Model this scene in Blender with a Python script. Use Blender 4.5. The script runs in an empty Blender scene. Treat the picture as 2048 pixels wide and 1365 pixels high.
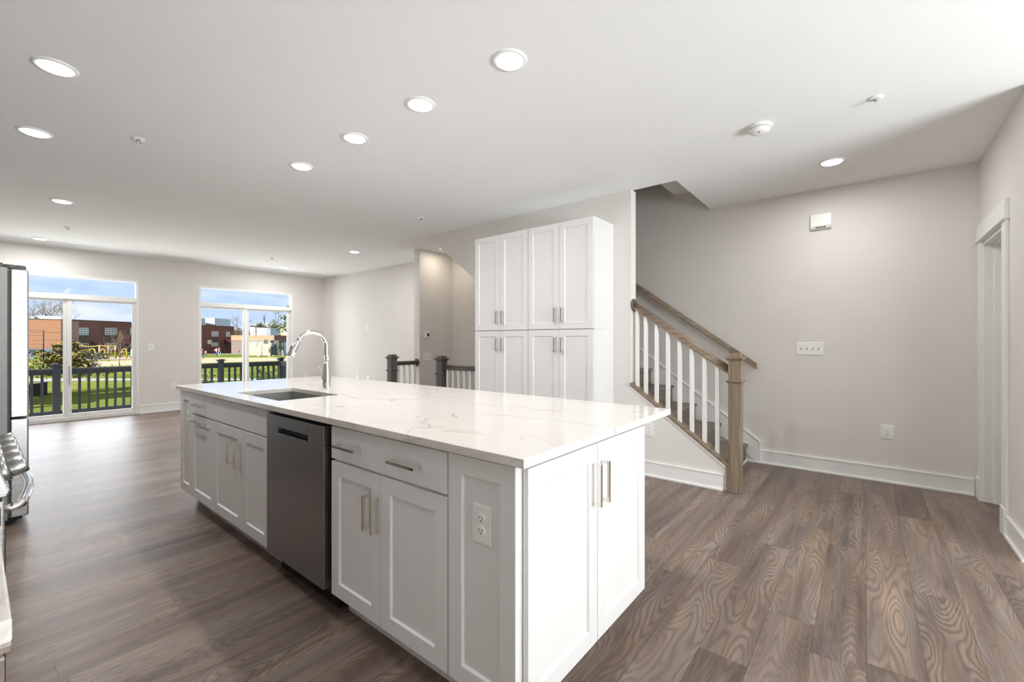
import bpy, bmesh, math, random
from mathutils import Vector, Matrix

# ------------------------------------------------------------------ camera, world, sun, exposure
SC = bpy.context.scene
COL = SC.collection
FPX, YAW, HORIZON, EYE = 875.74, math.radians(51.0167), 683.39, 1.2554   # for a 2048x1365 frame
cam_data = bpy.data.cameras.new('camera')
cam = bpy.data.objects.new('camera', cam_data); COL.objects.link(cam)
cam_data.sensor_width = 36.0
cam_data.lens = 36.0 * FPX / 2048.0
cam_data.shift_y = (HORIZON - 682.5) / 2048.0
cam_data.clip_start = 0.02; cam_data.clip_end = 2000
cam.location = (0, 0, EYE)
cam.rotation_euler = (math.pi / 2, 0, -YAW)
SC.camera = cam
SC.view_settings.view_transform = 'Standard'
SC.view_settings.look = 'None'
SC.view_settings.gamma = 1.0
SC.view_settings.use_curve_mapping = False
SC.view_settings.exposure = 0.26
SC.cycles.use_denoising = True
SC.cycles.max_bounces = 14
SC.cycles.diffuse_bounces = 9
SC.cycles.glossy_bounces = 6
SC.cycles.transparent_max_bounces = 12
SC.cycles.sample_clamp_indirect = 6.0
SC.cycles.caustics_reflective = False
SC.cycles.caustics_refractive = False

LAMP_W = 8.0            # each recessed ceiling lamp
SKY_STRENGTH = 1.0

def build_world():
    w = bpy.data.worlds.new('sky'); SC.world = w; w.use_nodes = True
    nt = w.node_tree; nt.nodes.clear(); N = nt.nodes.new; L = nt.links.new
    out = N('ShaderNodeOutputWorld'); bg = N('ShaderNodeBackground')
    tc = N('ShaderNodeTexCoord'); sep = N('ShaderNodeSeparateXYZ')
    L(tc.outputs['Generated'], sep.inputs[0])
    ramp = N('ShaderNodeValToRGB'); e = ramp.color_ramp.elements
    e[0].position = 0.0; e[0].color = (0.58, 0.70, 0.90, 1)
    e[1].position = 1.0; e[1].color = (0.16, 0.34, 0.85, 1)
    k = e.new(0.10); k.color = (0.455, 0.615, 0.93, 1)
    k = e.new(0.28); k.color = (0.35, 0.52, 0.92, 1)
    L(sep.outputs['Z'], ramp.inputs[0])
    mp = N('ShaderNodeMapping'); mp.inputs['Scale'].default_value = (5.0, 5.0, 17.0)
    mp.inputs['Location'].default_value = (0.7, 1.3, 0.2)
    L(tc.outputs['Generated'], mp.inputs[0])
    ns = N('ShaderNodeTexNoise'); ns.inputs['Scale'].default_value = 1.25
    ns.inputs['Detail'].default_value = 6.0; ns.inputs['Roughness'].default_value = 0.55
    L(mp.outputs[0], ns.inputs['Vector'])
    cr = N('ShaderNodeValToRGB'); cr.color_ramp.elements[0].position = 0.47; cr.color_ramp.elements[1].position = 0.68
    L(ns.outputs['Fac'], cr.inputs[0])
    mx = N('ShaderNodeMix'); mx.data_type = 'RGBA'
    L(cr.outputs['Color'], mx.inputs['Factor']); L(ramp.outputs['Color'], mx.inputs['A'])
    mx.inputs['B'].default_value = (0.78, 0.82, 0.90, 1)
    # brighter unseen half of the world towards -y, added as front window fill
    sr = N('ShaderNodeMapRange'); sr.inputs['From Min'].default_value = 0.05; sr.inputs['From Max'].default_value = -0.55
    sr.inputs['To Min'].default_value = 0.0; sr.inputs['To Max'].default_value = 1.0; sr.clamp = True
    L(sep.outputs['Y'], sr.inputs['Value'])
    m2 = N('ShaderNodeMix'); m2.data_type = 'RGBA'
    L(sr.outputs[0], m2.inputs['Factor']); L(mx.outputs['Result'], m2.inputs['A'])
    m2.inputs['B'].default_value = (0.95, 0.98, 1.0, 1)
    # bright band added above the visible blue strip, garden side, to light the room
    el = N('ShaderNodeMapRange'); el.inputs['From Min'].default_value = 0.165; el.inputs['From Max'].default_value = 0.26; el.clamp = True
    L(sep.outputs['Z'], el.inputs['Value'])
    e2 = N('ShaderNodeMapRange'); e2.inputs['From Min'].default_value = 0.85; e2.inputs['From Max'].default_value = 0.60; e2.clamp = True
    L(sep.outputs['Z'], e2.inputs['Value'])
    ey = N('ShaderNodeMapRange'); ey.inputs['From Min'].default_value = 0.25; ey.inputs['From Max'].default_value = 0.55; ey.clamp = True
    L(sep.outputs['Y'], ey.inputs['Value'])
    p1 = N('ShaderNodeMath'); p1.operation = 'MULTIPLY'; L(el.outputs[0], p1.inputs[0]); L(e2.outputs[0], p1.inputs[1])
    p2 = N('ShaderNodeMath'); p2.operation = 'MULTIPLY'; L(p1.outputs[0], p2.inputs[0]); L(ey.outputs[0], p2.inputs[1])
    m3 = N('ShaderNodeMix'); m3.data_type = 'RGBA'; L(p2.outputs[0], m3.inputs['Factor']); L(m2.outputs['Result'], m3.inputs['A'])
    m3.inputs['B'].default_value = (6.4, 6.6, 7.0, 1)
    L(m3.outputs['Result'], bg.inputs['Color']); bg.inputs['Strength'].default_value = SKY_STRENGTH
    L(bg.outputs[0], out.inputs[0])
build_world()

sun_data = bpy.data.lights.new('sun', 'SUN'); sun_data.energy = 28.0; sun_data.angle = math.radians(0.6)
sun_data.color = (1.0, 0.95, 0.86)
sun = bpy.data.objects.new('sun', sun_data); COL.objects.link(sun)
sun.rotation_euler = Vector((0.97, 0.12, -0.65)).to_track_quat('-Z', 'Y').to_euler()

# daylight lamp at the front window behind the camera, plus added ceiling fill
def area_lamp(name, loc, tilt, w, h, power, color, turn=0):
    d = bpy.data.lights.new(name, 'AREA'); d.shape = 'RECTANGLE'; d.size = w; d.size_y = h; d.energy = power; d.color = color
    o = bpy.data.objects.new(name, d); COL.objects.link(o)
    o.location = loc; o.rotation_euler = (math.radians(90 + tilt), 0, math.radians(turn))
area_lamp('front_window_skylight', (1.78, -4.35, 1.5), 0, 3.05, 2.2, 62.0, (0.94, 0.98, 1.0))
area_lamp('front_ceiling_fill', (2.0, -5.6, -0.05), 55, 5.0, 2.2, 840.0, (0.95, 0.98, 1.0))  # added unseen lamp, tilted up to brighten the ceiling
# unseen lamp added over the deck, brightening the ceiling through the glass doors
area_lamp('deck_ceiling_fill', (2.3, 10.75, -0.13), 46, 5.0, 1.3, 150.0, (0.95, 0.98, 1.0), 180)

# ------------------------------------------------------------------ helpers
def new_bm(): return bmesh.new()

def box(bm, x0, x1, y0, y1, z0, z1, mi=0):
    xs, ys, zs = sorted((x0, x1)), sorted((y0, y1)), sorted((z0, z1))
    v = [bm.verts.new((x, y, z)) for x in xs for y in ys for z in zs]
    for q in ((0, 1, 3, 2), (4, 6, 7, 5), (0, 4, 5, 1), (2, 3, 7, 6), (0, 2, 6, 4), (1, 5, 7, 3)):
        f = bm.faces.new([v[i] for i in q]); f.material_index = mi
    return v

def prism(bm, poly, a, b, axis='x', mi=0):
    """poly in the two other axes, extruded from a to b along axis"""
    def P(p, t):
        if axis == 'x': return (t, p[0], p[1])
        if axis == 'y': return (p[0], t, p[1])
        return (p[0], p[1], t)
    A = [bm.verts.new(P(p, a)) for p in poly]; B = [bm.verts.new(P(p, b)) for p in poly]
    n = len(poly)
    fs = [bm.faces.new(A), bm.faces.new(B[::-1])]
    for i in range(n):
        fs.append(bm.faces.new((A[i], B[i], B[(i + 1) % n], A[(i + 1) % n])))
    for f in fs: f.material_index = mi

def lathe(bm, prof, c=(0, 0, 0), axis='z', seg=24, mi=0, cap=True):
    """prof: list of (radius, height) along axis"""
    rings = []
    for r, h in prof:
        ring = []
        for i in range(seg):
            a = 2 * math.pi * i / seg
            p, q = r * math.cos(a), r * math.sin(a)
            if axis == 'z': co = (c[0] + p, c[1] + q, c[2] + h)
            elif axis == 'x': co = (c[0] + h, c[1] + p, c[2] + q)
            else: co = (c[0] + p, c[1] + h, c[2] + q)
            ring.append(bm.verts.new(co))
        rings.append(ring)
    for k in range(len(rings) - 1):
        for i in range(seg):
            f = bm.faces.new((rings[k][i], rings[k][(i + 1) % seg], rings[k + 1][(i + 1) % seg], rings[k + 1][i]))
            f.material_index = mi; f.smooth = True
    if cap:
        for ring in (rings[0], rings[-1]):
            f = bm.faces.new(ring); f.material_index = mi

def tube(bm, pts, rad, seg=10, mi=0, cap=True, closed=False):
    pts = [Vector(p) for p in pts]; n = len(pts)
    rads = rad if isinstance(rad, (list, tuple)) else [rad] * n
    rings = []; up = None
    for i, p in enumerate(pts):
        if closed: t = pts[(i + 1) % n] - pts[i - 1]
        else: t = pts[min(i + 1, n - 1)] - pts[max(i - 1, 0)]
        t.normalize()
        if up is None:
            up = Vector((0, 0, 1)) if abs(t.z) < 0.9 else Vector((1, 0, 0))
        sd = t.cross(up)
        if sd.length < 1e-4: sd = t.cross(Vector((0, 1, 0.3)))
        sd.normalize(); up = sd.cross(t).normalized()
        rings.append([bm.verts.new(p + (sd * math.cos(2 * math.pi * j / seg) + up * math.sin(2 * math.pi * j / seg)) * rads[i]) for j in range(seg)])
    m = n if closed else n - 1
    for k in range(m):
        A, B = rings[k], rings[(k + 1) % n]
        for j in range(seg):
            f = bm.faces.new((A[j], A[(j + 1) % seg], B[(j + 1) % seg], B[j])); f.smooth = True; f.material_index = mi
    if cap and not closed:
        bm.faces.new(rings[0][::-1]).material_index = mi; bm.faces.new(rings[-1]).material_index = mi

def shaker(bm, u0, u1, v0, v1, front, t=0.02, fr=0.062, rec=0.009, axis='x', mi=0):
    """door front with a recessed panel; it faces -axis, its face stands at 'front'"""
    def P(u, v, w): return (front + w, u, v) if axis == 'x' else (u, front + w, v)
    def rect(a, w): return [bm.verts.new(P(u, v, w)) for u, v in ((u0 + a, v0 + a), (u1 - a, v0 + a), (u1 - a, v1 - a), (u0 + a, v1 - a))]
    O, I, Q, B = rect(0, 0), rect(fr, 0), rect(fr + 0.005, rec), rect(0, t)
    def ring(A, C):
        for i in range(4): bm.faces.new((A[i], A[(i + 1) % 4], C[(i + 1) % 4], C[i])).material_index = mi
    ring(O, I); ring(I, Q); ring(B, O)
    bm.faces.new(Q).material_index = mi; bm.faces.new(B[::-1]).material_index = mi

def empty(name, loc=(0, 0, 0), rz=0.0):
    o = bpy.data.objects.new(name, None); COL.objects.link(o)
    o.location = loc; o.rotation_euler = (0, 0, rz); o.empty_display_size = 0.1
    return o

def tag(o, label=None, cat=None, group=None, kind=None):
    if label: o['label'] = label
    if cat: o['category'] = cat
    if group: o['group'] = group
    if kind: o['kind'] = kind
    return o

def abs_loc(o):
    v = Vector((0, 0, 0))
    while o: v = v + Vector(o.location); o = o.parent
    return v

def obj(name, bm, mats, parent=None, bevel=0.0, smooth=False, local=False):
    """links the bmesh as one object; vertices are given in the place's coordinates (local=True: in the parent's)"""
    bmesh.ops.recalc_face_normals(bm, faces=bm.faces[:])
    if smooth:
        for f in bm.faces: f.smooth = True
    if parent is not None and not local:
        bmesh.ops.translate(bm, verts=bm.verts[:], vec=-abs_loc(parent))
    me = bpy.data.meshes.new(name); bm.to_mesh(me); bm.free()
    for m in (mats if isinstance(mats, (list, tuple)) else [mats]): me.materials.append(m)
    o = bpy.data.objects.new(name, me); COL.objects.link(o)
    if parent is not None: o.parent = parent
    if bevel:
        b = o.modifiers.new('bevel', 'BEVEL'); b.width = bevel; b.segments = 2; b.limit_method = 'ANGLE'; b.angle_limit = math.radians(35)
        b.harden_normals = False
    return o

def struct(name, bm, mats, parent=None, bevel=0.0):
    o = obj(name, bm, mats, parent, bevel)
    if parent is None: o['kind'] = 'structure'
    return o

def boxes(name, mat, parent, lst, bevel=0.0, local=False):
    bm = new_bm()
    for b in lst: box(bm, *b)
    return obj(name, bm, mat, parent, bevel, local=local)

def copy_tree(o, parent=None):
    c = o.copy(); COL.objects.link(c)
    if parent is not None: c.parent = parent
    for ch in list(o.children): copy_tree(ch, c)
    return c

# pixel of the 2048x1365 frame and ground height -> point in the place (used once, to lay out the far scenery)
CS, SN = math.cos(YAW), math.sin(YAW)
def ground(px, py, z=-1.5):
    t = (px - 1024) / FPX; k = (EYE - z) * FPX / (py - HORIZON)
    return Vector(((SN + t * CS) * k, (CS - t * SN) * k, z))
def at_depth(px, d, z=-1.5):
    t = (px - 1024) / FPX
    return Vector(((SN + t * CS) * d, (CS - t * SN) * d, z))
def height_at(py, d): return EYE - (py - HORIZON) / FPX * d

# ------------------------------------------------------------------ materials
def mat(name, color=(0.8, 0.8, 0.8), rough=0.5, metal=0.0, spec=0.5, coat=0.0, emit=None, estr=0.0):
    m = bpy.data.materials.new(name); m.use_nodes = True
    b = m.node_tree.nodes['Principled BSDF']
    b.inputs['Base Color'].default_value = (*color, 1); b.inputs['Roughness'].default_value = rough
    b.inputs['Metallic'].default_value = metal; b.inputs['Specular IOR Level'].default_value = spec
    b.inputs['Coat Weight'].default_value = coat
    if emit: b.inputs['Emission Color'].default_value = (*emit, 1); b.inputs['Emission Strength'].default_value = estr
    return m

def nodes(m): return m.node_tree.nodes, m.node_tree.links, m.node_tree.nodes['Principled BSDF']

def mottle(m, scale, amount, bump=0.0, detail=4.0, stretch=(1, 1, 1), bscale=None):
    """fine procedural variation of the base colour plus a little bump"""
    nt, L, b = nodes(m); col = tuple(b.inputs['Base Color'].default_value)[:3]
    tc = nt.new('ShaderNodeTexCoord'); mp = nt.new('ShaderNodeMapping'); mp.inputs['Scale'].default_value = stretch
    L.new(tc.outputs['Object'], mp.inputs[0])
    n = nt.new('ShaderNodeTexNoise'); n.inputs['Scale'].default_value = scale; n.inputs['Detail'].default_value = detail
    L.new(mp.outputs[0], n.inputs['Vector'])
    r = nt.new('ShaderNodeValToRGB'); r.color_ramp.elements[0].position = 0.3; r.color_ramp.elements[1].position = 0.7
    r.color_ramp.elements[0].color = (*[max(0, c * (1 - amount)) for c in col], 1)
    r.color_ramp.elements[1].color = (*[min(1, c * (1 + amount)) for c in col], 1)
    L.new(n.outputs['Fac'], r.inputs[0]); L.new(r.outputs[0], b.inputs['Base Color'])
    if bump:
        n2 = n
        if bscale:
            n2 = nt.new('ShaderNodeTexNoise'); n2.inputs['Scale'].default_value = bscale; n2.inputs['Detail'].default_value = 3
            L.new(mp.outputs[0], n2.inputs['Vector'])
        bp = nt.new('ShaderNodeBump'); bp.inputs['Strength'].default_value = bump; bp.inputs['Distance'].default_value = 0.01
        L.new(n2.outputs['Fac'], bp.inputs['Height']); L.new(bp.outputs[0], b.inputs['Normal'])
    return m

M = {}
M['wall'] = mottle(mat('greige_wall_paint', (0.805, 0.785, 0.755), 0.85, spec=0.25), 3.0, 0.012, 0.03, bscale=260)
M['wall_brown'] = mottle(mat('warm_brown_wall', (0.27, 0.245, 0.225), 0.8), 3.0, 0.02)  # unseen left wall, darkened to cut light on the island fronts
M['ceiling'] = mottle(mat('white_ceiling_paint', (0.935, 0.945, 0.955), 0.9, spec=0.2), 2.0, 0.008, 0.02, bscale=260)
M['trim'] = mottle(mat('white_trim_paint', (0.915, 0.915, 0.91), 0.35, spec=0.45), 4.0, 0.006)
M['cabinet'] = mottle(mat('white_cabinet_lacquer', (0.85, 0.85, 0.85), 0.38, spec=0.45), 5.0, 0.006)
M['plastic'] = mat('white_plastic', (0.93, 0.93, 0.92), 0.35)
M['slot'] = mat('dark_slot', (0.03, 0.03, 0.03), 0.6)
M['greyplastic'] = mat('grey_plastic_detail', (0.42, 0.42, 0.41), 0.5)
M['nickel'] = mat('polished_nickel', (0.83, 0.78, 0.72), 0.10, 1.0)
M['chrome'] = mat('chrome', (0.88, 0.88, 0.89), 0.05, 1.0)
M['vinyl'] = mottle(mat('white_vinyl', (0.91, 0.91, 0.90), 0.4), 4.0, 0.006)
M['charcoal'] = mottle(mat('charcoal_composite', (0.0075, 0.0085, 0.011), 0.6, spec=0.12), 6.0, 0.15)
M['black'] = mat('black_enamel', (0.012, 0.012, 0.013), 0.25)
M['rubber'] = mat('black_rubber', (0.015, 0.015, 0.015), 0.7)
M['hinge_grey'] = mat('dark_grey_plastic', (0.10, 0.095, 0.09), 0.5)
M['darkglass'] = mat('dark_oven_glass', (0.01, 0.01, 0.012), 0.06, spec=0.8)
M['lamp'] = mat('lit_lamp_lens', (0.9, 0.9, 0.88), 0.4, emit=(1.0, 0.97, 0.92), estr=2.0)

def brushed(name, color, rough, along=(1, 60, 1)):
    m = mat(name, color, rough, 1.0); nt, L, b = nodes(m)
    tc = nt.new('ShaderNodeTexCoord'); mp = nt.new('ShaderNodeMapping'); mp.inputs['Scale'].default_value = along
    L.new(tc.outputs['Object'], mp.inputs[0])
    n = nt.new('ShaderNodeTexNoise'); n.inputs['Scale'].default_value = 14; n.inputs['Detail'].default_value = 5
    L.new(mp.outputs[0], n.inputs['Vector'])
    r = nt.new('ShaderNodeMapRange'); r.inputs['To Min'].default_value = rough - 0.07; r.inputs['To Max'].default_value = rough + 0.09
    L.new(n.outputs['Fac'], r.inputs['Value']); L.new(r.outputs[0], b.inputs['Roughness'])
    return m
M['steel'] = brushed('brushed_stainless', (0.46, 0.46, 0.46), 0.32, (1, 1, 50))
M['dark_steel'] = brushed('dark_brushed_stainless', (0.33, 0.33, 0.335), 0.30, (1, 1, 50))
M['steel_light'] = brushed('light_stainless', (0.44, 0.44, 0.44), 0.27, (1, 1, 40))
M['sink'] = brushed('sink_stainless', (0.50, 0.50, 0.48), 0.33, (30, 1, 1))

def glass_mat(name, tint=(0.97, 0.985, 0.98)):
    m = bpy.data.materials.new(name); m.use_nodes = True; nt = m.node_tree; nt.nodes.clear()
    o = nt.nodes.new('ShaderNodeOutputMaterial'); t = nt.nodes.new('ShaderNodeBsdfTransparent'); g = nt.nodes.new('ShaderNodeBsdfGlossy')
    t.inputs[0].default_value = (*tint, 1); g.inputs['Roughness'].default_value = 0.0
    f = nt.nodes.new('ShaderNodeFresnel'); f.inputs[0].default_value = 1.10
    x = nt.nodes.new('ShaderNodeMixShader')
    nt.links.new(f.outputs[0], x.inputs[0]); nt.links.new(t.outputs[0], x.inputs[1]); nt.links.new(g.outputs[0], x.inputs[2]); nt.links.new(x.outputs[0], o.inputs[0])
    return m
M['glass'] = glass_mat('window_glass')

def math_node(nt, L, op, a, b=None, c=None):
    n = nt.new('ShaderNodeMath'); n.operation = op
    for i, v in enumerate((a, b, c)):
        if v is None: continue
        if isinstance(v, (int, float)): n.inputs[i].default_value = v
        else: L.new(v, n.inputs[i])
    return n.outputs[0]

def plank_floor():
    m = mat('oak_plank_flooring', (0.3, 0.25, 0.2), 0.36, spec=0.40); nt, L, b = nodes(m)
    W, LEN = 0.178, 1.22
    tc = nt.new('ShaderNodeTexCoord'); sp = nt.new('ShaderNodeSeparateXYZ'); L.new(tc.outputs['Object'], sp.inputs[0])
    X, Y = sp.outputs['X'], sp.outputs['Y']
    row = math_node(nt, L, 'FLOOR', math_node(nt, L, 'DIVIDE', Y, W))
    wr = nt.new('ShaderNodeTexWhiteNoise'); wr.noise_dimensions = '1D'; L.new(row, wr.inputs['W'])
    xo = math_node(nt, L, 'ADD', math_node(nt, L, 'DIVIDE', X, LEN), math_node(nt, L, 'MULTIPLY', wr.outputs['Value'], 7.3))
    colm = math_node(nt, L, 'FLOOR', xo)
    fu = math_node(nt, L, 'FRACT', xo); fv = math_node(nt, L, 'FRACT', math_node(nt, L, 'DIVIDE', Y, W))
    pid = math_node(nt, L, 'ADD', math_node(nt, L, 'MULTIPLY', row, 13.37), math_node(nt, L, 'MULTIPLY', colm, 5.71))
    wp = nt.new('ShaderNodeTexWhiteNoise'); wp.noise_dimensions = '1D'; L.new(pid, wp.inputs['W'])
    rnd = wp.outputs['Value']; rcol = nt.new('ShaderNodeSeparateColor'); L.new(wp.outputs['Color'], rcol.inputs[0])
    # rings: contour lines of a field stretched along the plank; one field per plank
    cv = nt.new('ShaderNodeCombineXYZ')
    L.new(math_node(nt, L, 'ADD', math_node(nt, L, 'MULTIPLY', X, 0.95), math_node(nt, L, 'MULTIPLY', rnd, 91.0)), cv.inputs[0])
    L.new(math_node(nt, L, 'ADD', math_node(nt, L, 'MULTIPLY', fv, 0.95), math_node(nt, L, 'MULTIPLY', rcol.outputs[1], 37.0)), cv.inputs[1])
    L.new(math_node(nt, L, 'MULTIPLY', rcol.outputs[2], 53.0), cv.inputs[2])
    n1 = nt.new('ShaderNodeTexNoise'); n1.inputs['Scale'].default_value = 1.35; n1.inputs['Detail'].default_value = 1.2; n1.inputs['Roughness'].default_value = 0.35
    n1.inputs['Distortion'].default_value = 0.12
    L.new(cv.outputs[0], n1.inputs['Vector'])
    ring = math_node(nt, L, 'SINE', math_node(nt, L, 'MULTIPLY', n1.outputs['Fac'], 175.0))
    ring = math_node(nt, L, 'MULTIPLY_ADD', ring, 0.5, 0.5)
    ring = math_node(nt, L, 'POWER', ring, 1.8)
    # fine pores along the grain
    cf = nt.new('ShaderNodeCombineXYZ'); L.new(math_node(nt, L, 'MULTIPLY', X, 7.0), cf.inputs[0]); L.new(math_node(nt, L, 'MULTIPLY', Y, 230.0), cf.inputs[1]); L.new(pid, cf.inputs[2])
    n2 = nt.new('ShaderNodeTexNoise'); n2.inputs['Scale'].default_value = 1.0; n2.inputs['Detail'].default_value = 2.0; L.new(cf.outputs[0], n2.inputs['Vector'])
    # broad shade streaks
    cb = nt.new('ShaderNodeCombineXYZ'); L.new(math_node(nt, L, 'MULTIPLY', X, 1.2), cb.inputs[0]); L.new(math_node(nt, L, 'MULTIPLY', Y, 14.0), cb.inputs[1]); L.new(pid, cb.inputs[2])
    n3 = nt.new('ShaderNodeTexNoise'); n3.inputs['Scale'].default_value = 1.0; n3.inputs['Detail'].default_value = 3.0; L.new(cb.outputs[0], n3.inputs['Vector'])
    msk = nt.new('ShaderNodeMapRange'); msk.inputs['From Min'].default_value = 0.42; msk.inputs['From Max'].default_value = 0.62; msk.inputs['To Min'].default_value = 0.25
    L.new(n3.outputs['Fac'], msk.inputs['Value'])
    t = math_node(nt, L, 'MULTIPLY', math_node(nt, L, 'SUBTRACT', 0.55, math_node(nt, L, 'MULTIPLY', ring, msk.outputs[0])), 0.235)
    t = math_node(nt, L, 'ADD', t, math_node(nt, L, 'MULTIPLY', n2.outputs['Fac'], 0.28))
    t = math_node(nt, L, 'ADD', t, math_node(nt, L, 'MULTIPLY', n3.outputs['Fac'], 1.05))
    t = math_node(nt, L, 'ADD', t, math_node(nt, L, 'MULTIPLY', rnd, 0.20))
    t = math_node(nt, L, 'ADD', t, -0.40)
    cr = nt.new('ShaderNodeValToRGB'); e = cr.color_ramp.elements
    e[0].position = 0.12; e[0].color = (0.072, 0.052, 0.043, 1)
    e[1].position = 0.92; e[1].color = (0.385, 0.305, 0.245, 1)
    k = e.new(0.38); k.color = (0.158, 0.116, 0.094, 1)
    k = e.new(0.62); k.color = (0.262, 0.200, 0.162, 1)
    L.new(t, cr.inputs[0])
    # seams
    ev = math_node(nt, L, 'MINIMUM', fv, math_node(nt, L, 'SUBTRACT', 1.0, fv))
    eu = math_node(nt, L, 'MULTIPLY', math_node(nt, L, 'MINIMUM', fu, math_node(nt, L, 'SUBTRACT', 1.0, fu)), LEN / W)
    ed = math_node(nt, L, 'MINIMUM', ev, eu)
    seam = nt.new('ShaderNodeMapRange'); seam.inputs['From Min'].default_value = 0.003; seam.inputs['From Max'].default_value = 0.010
    seam.inputs['To Min'].default_value = 0.55; seam.inputs['To Max'].default_value = 1.0; L.new(ed, seam.inputs['Value'])
    n4 = nt.new('ShaderNodeTexNoise'); n4.inputs['Scale'].default_value = 0.9; n4.inputs['Detail'].default_value = 2.0; L.new(cb.outputs[0], n4.inputs['Vector'])
    tr = nt.new('ShaderNodeValToRGB'); tr.color_ramp.elements[0].position = 0.36; tr.color_ramp.elements[1].position = 0.64
    tr.color_ramp.elements[0].color = (0.94, 0.98, 1.05, 1); tr.color_ramp.elements[1].color = (1.05, 0.99, 0.93, 1); L.new(n4.outputs['Fac'], tr.inputs[0])
    tm = nt.new('ShaderNodeMix'); tm.data_type = 'RGBA'; tm.blend_type = 'MULTIPLY'; tm.inputs['Factor'].default_value = 1.0
    L.new(cr.outputs[0], tm.inputs['A']); L.new(tr.outputs[0], tm.inputs['B'])
    hs = nt.new('ShaderNodeMix'); hs.data_type = 'RGBA'; hs.blend_type = 'MULTIPLY'; hs.inputs['Factor'].default_value = 1.0
    L.new(tm.outputs['Result'], hs.inputs['A']); L.new(seam.outputs[0], hs.inputs['B'])
    L.new(hs.outputs['Result'], b.inputs['Base Color'])
    rr = nt.new('ShaderNodeMapRange'); rr.inputs['To Min'].default_value = 0.33; rr.inputs['To Max'].default_value = 0.46
    L.new(n3.outputs['Fac'], rr.inputs['Value']); L.new(rr.outputs[0], b.inputs['Roughness'])
    bp = nt.new('ShaderNodeBump'); bp.inputs['Strength'].default_value = 0.10; bp.inputs['Distance'].default_value = 0.004
    hh = math_node(nt, L, 'ADD', math_node(nt, L, 'MULTIPLY', n2.outputs['Fac'], 0.6), seam.outputs[0]); L.new(hh, bp.inputs['Height'])
    L.new(bp.outputs[0], b.inputs['Normal'])
    return m
M['floor'] = plank_floor()

def stained_wood(name, dark, light, axis, scale=1.0):
    """open-grained stained oak; axis = direction of the grain"""
    m = mat(name, light, 0.45); nt, L, b = nodes(m)
    tc = nt.new('ShaderNodeTexCoord'); mp = nt.new('ShaderNodeMapping')
    s = [70.0 * scale] * 3; s['xyz'.index(axis)] = 3.0 * scale
    mp.inputs['Scale'].default_value = s; L.new(tc.outputs['Object'], mp.inputs[0])
    n = nt.new('ShaderNodeTexNoise'); n.inputs['Scale'].default_value = 1.0; n.inputs['Detail'].default_value = 5; n.inputs['Distortion'].default_value = 0.5
    L.new(mp.outputs[0], n.inputs['Vector'])
    r = nt.new('ShaderNodeValToRGB'); r.color_ramp.elements[0].position = 0.32; r.color_ramp.elements[1].position = 0.68
    r.color_ramp.elements[0].color = (*dark, 1); r.color_ramp.elements[1].color = (*light, 1)
    L.new(n.outputs['Fac'], r.inputs[0]); L.new(r.outputs[0], b.inputs['Base Color'])
    bp = nt.new('ShaderNodeBump'); bp.inputs['Strength'].default_value = 0.12; bp.inputs['Distance'].default_value = 0.003
    L.new(n.outputs['Fac'], bp.inputs['Height']); L.new(bp.outputs[0], b.inputs['Normal'])
    return m
M['wood_z'] = stained_wood('taupe_stained_oak_upright', (0.17, 0.125, 0.085), (0.35, 0.27, 0.195), 'z')
M['wood_y'] = stained_wood('taupe_stained_oak_rail', (0.16, 0.115, 0.078), (0.33, 0.25, 0.18), 'y')
M['wood_x'] = stained_wood('taupe_stained_oak_tread', (0.13, 0.105, 0.085), (0.26, 0.215, 0.175), 'x')
M['greywood_z'] = stained_wood('grey_stained_oak_upright', (0.085, 0.078, 0.07), (0.165, 0.15, 0.135), 'z')
M['greywood_y'] = stained_wood('dark_stained_oak_rail', (0.065, 0.055, 0.047), (0.12, 0.10, 0.085), 'y')

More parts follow.
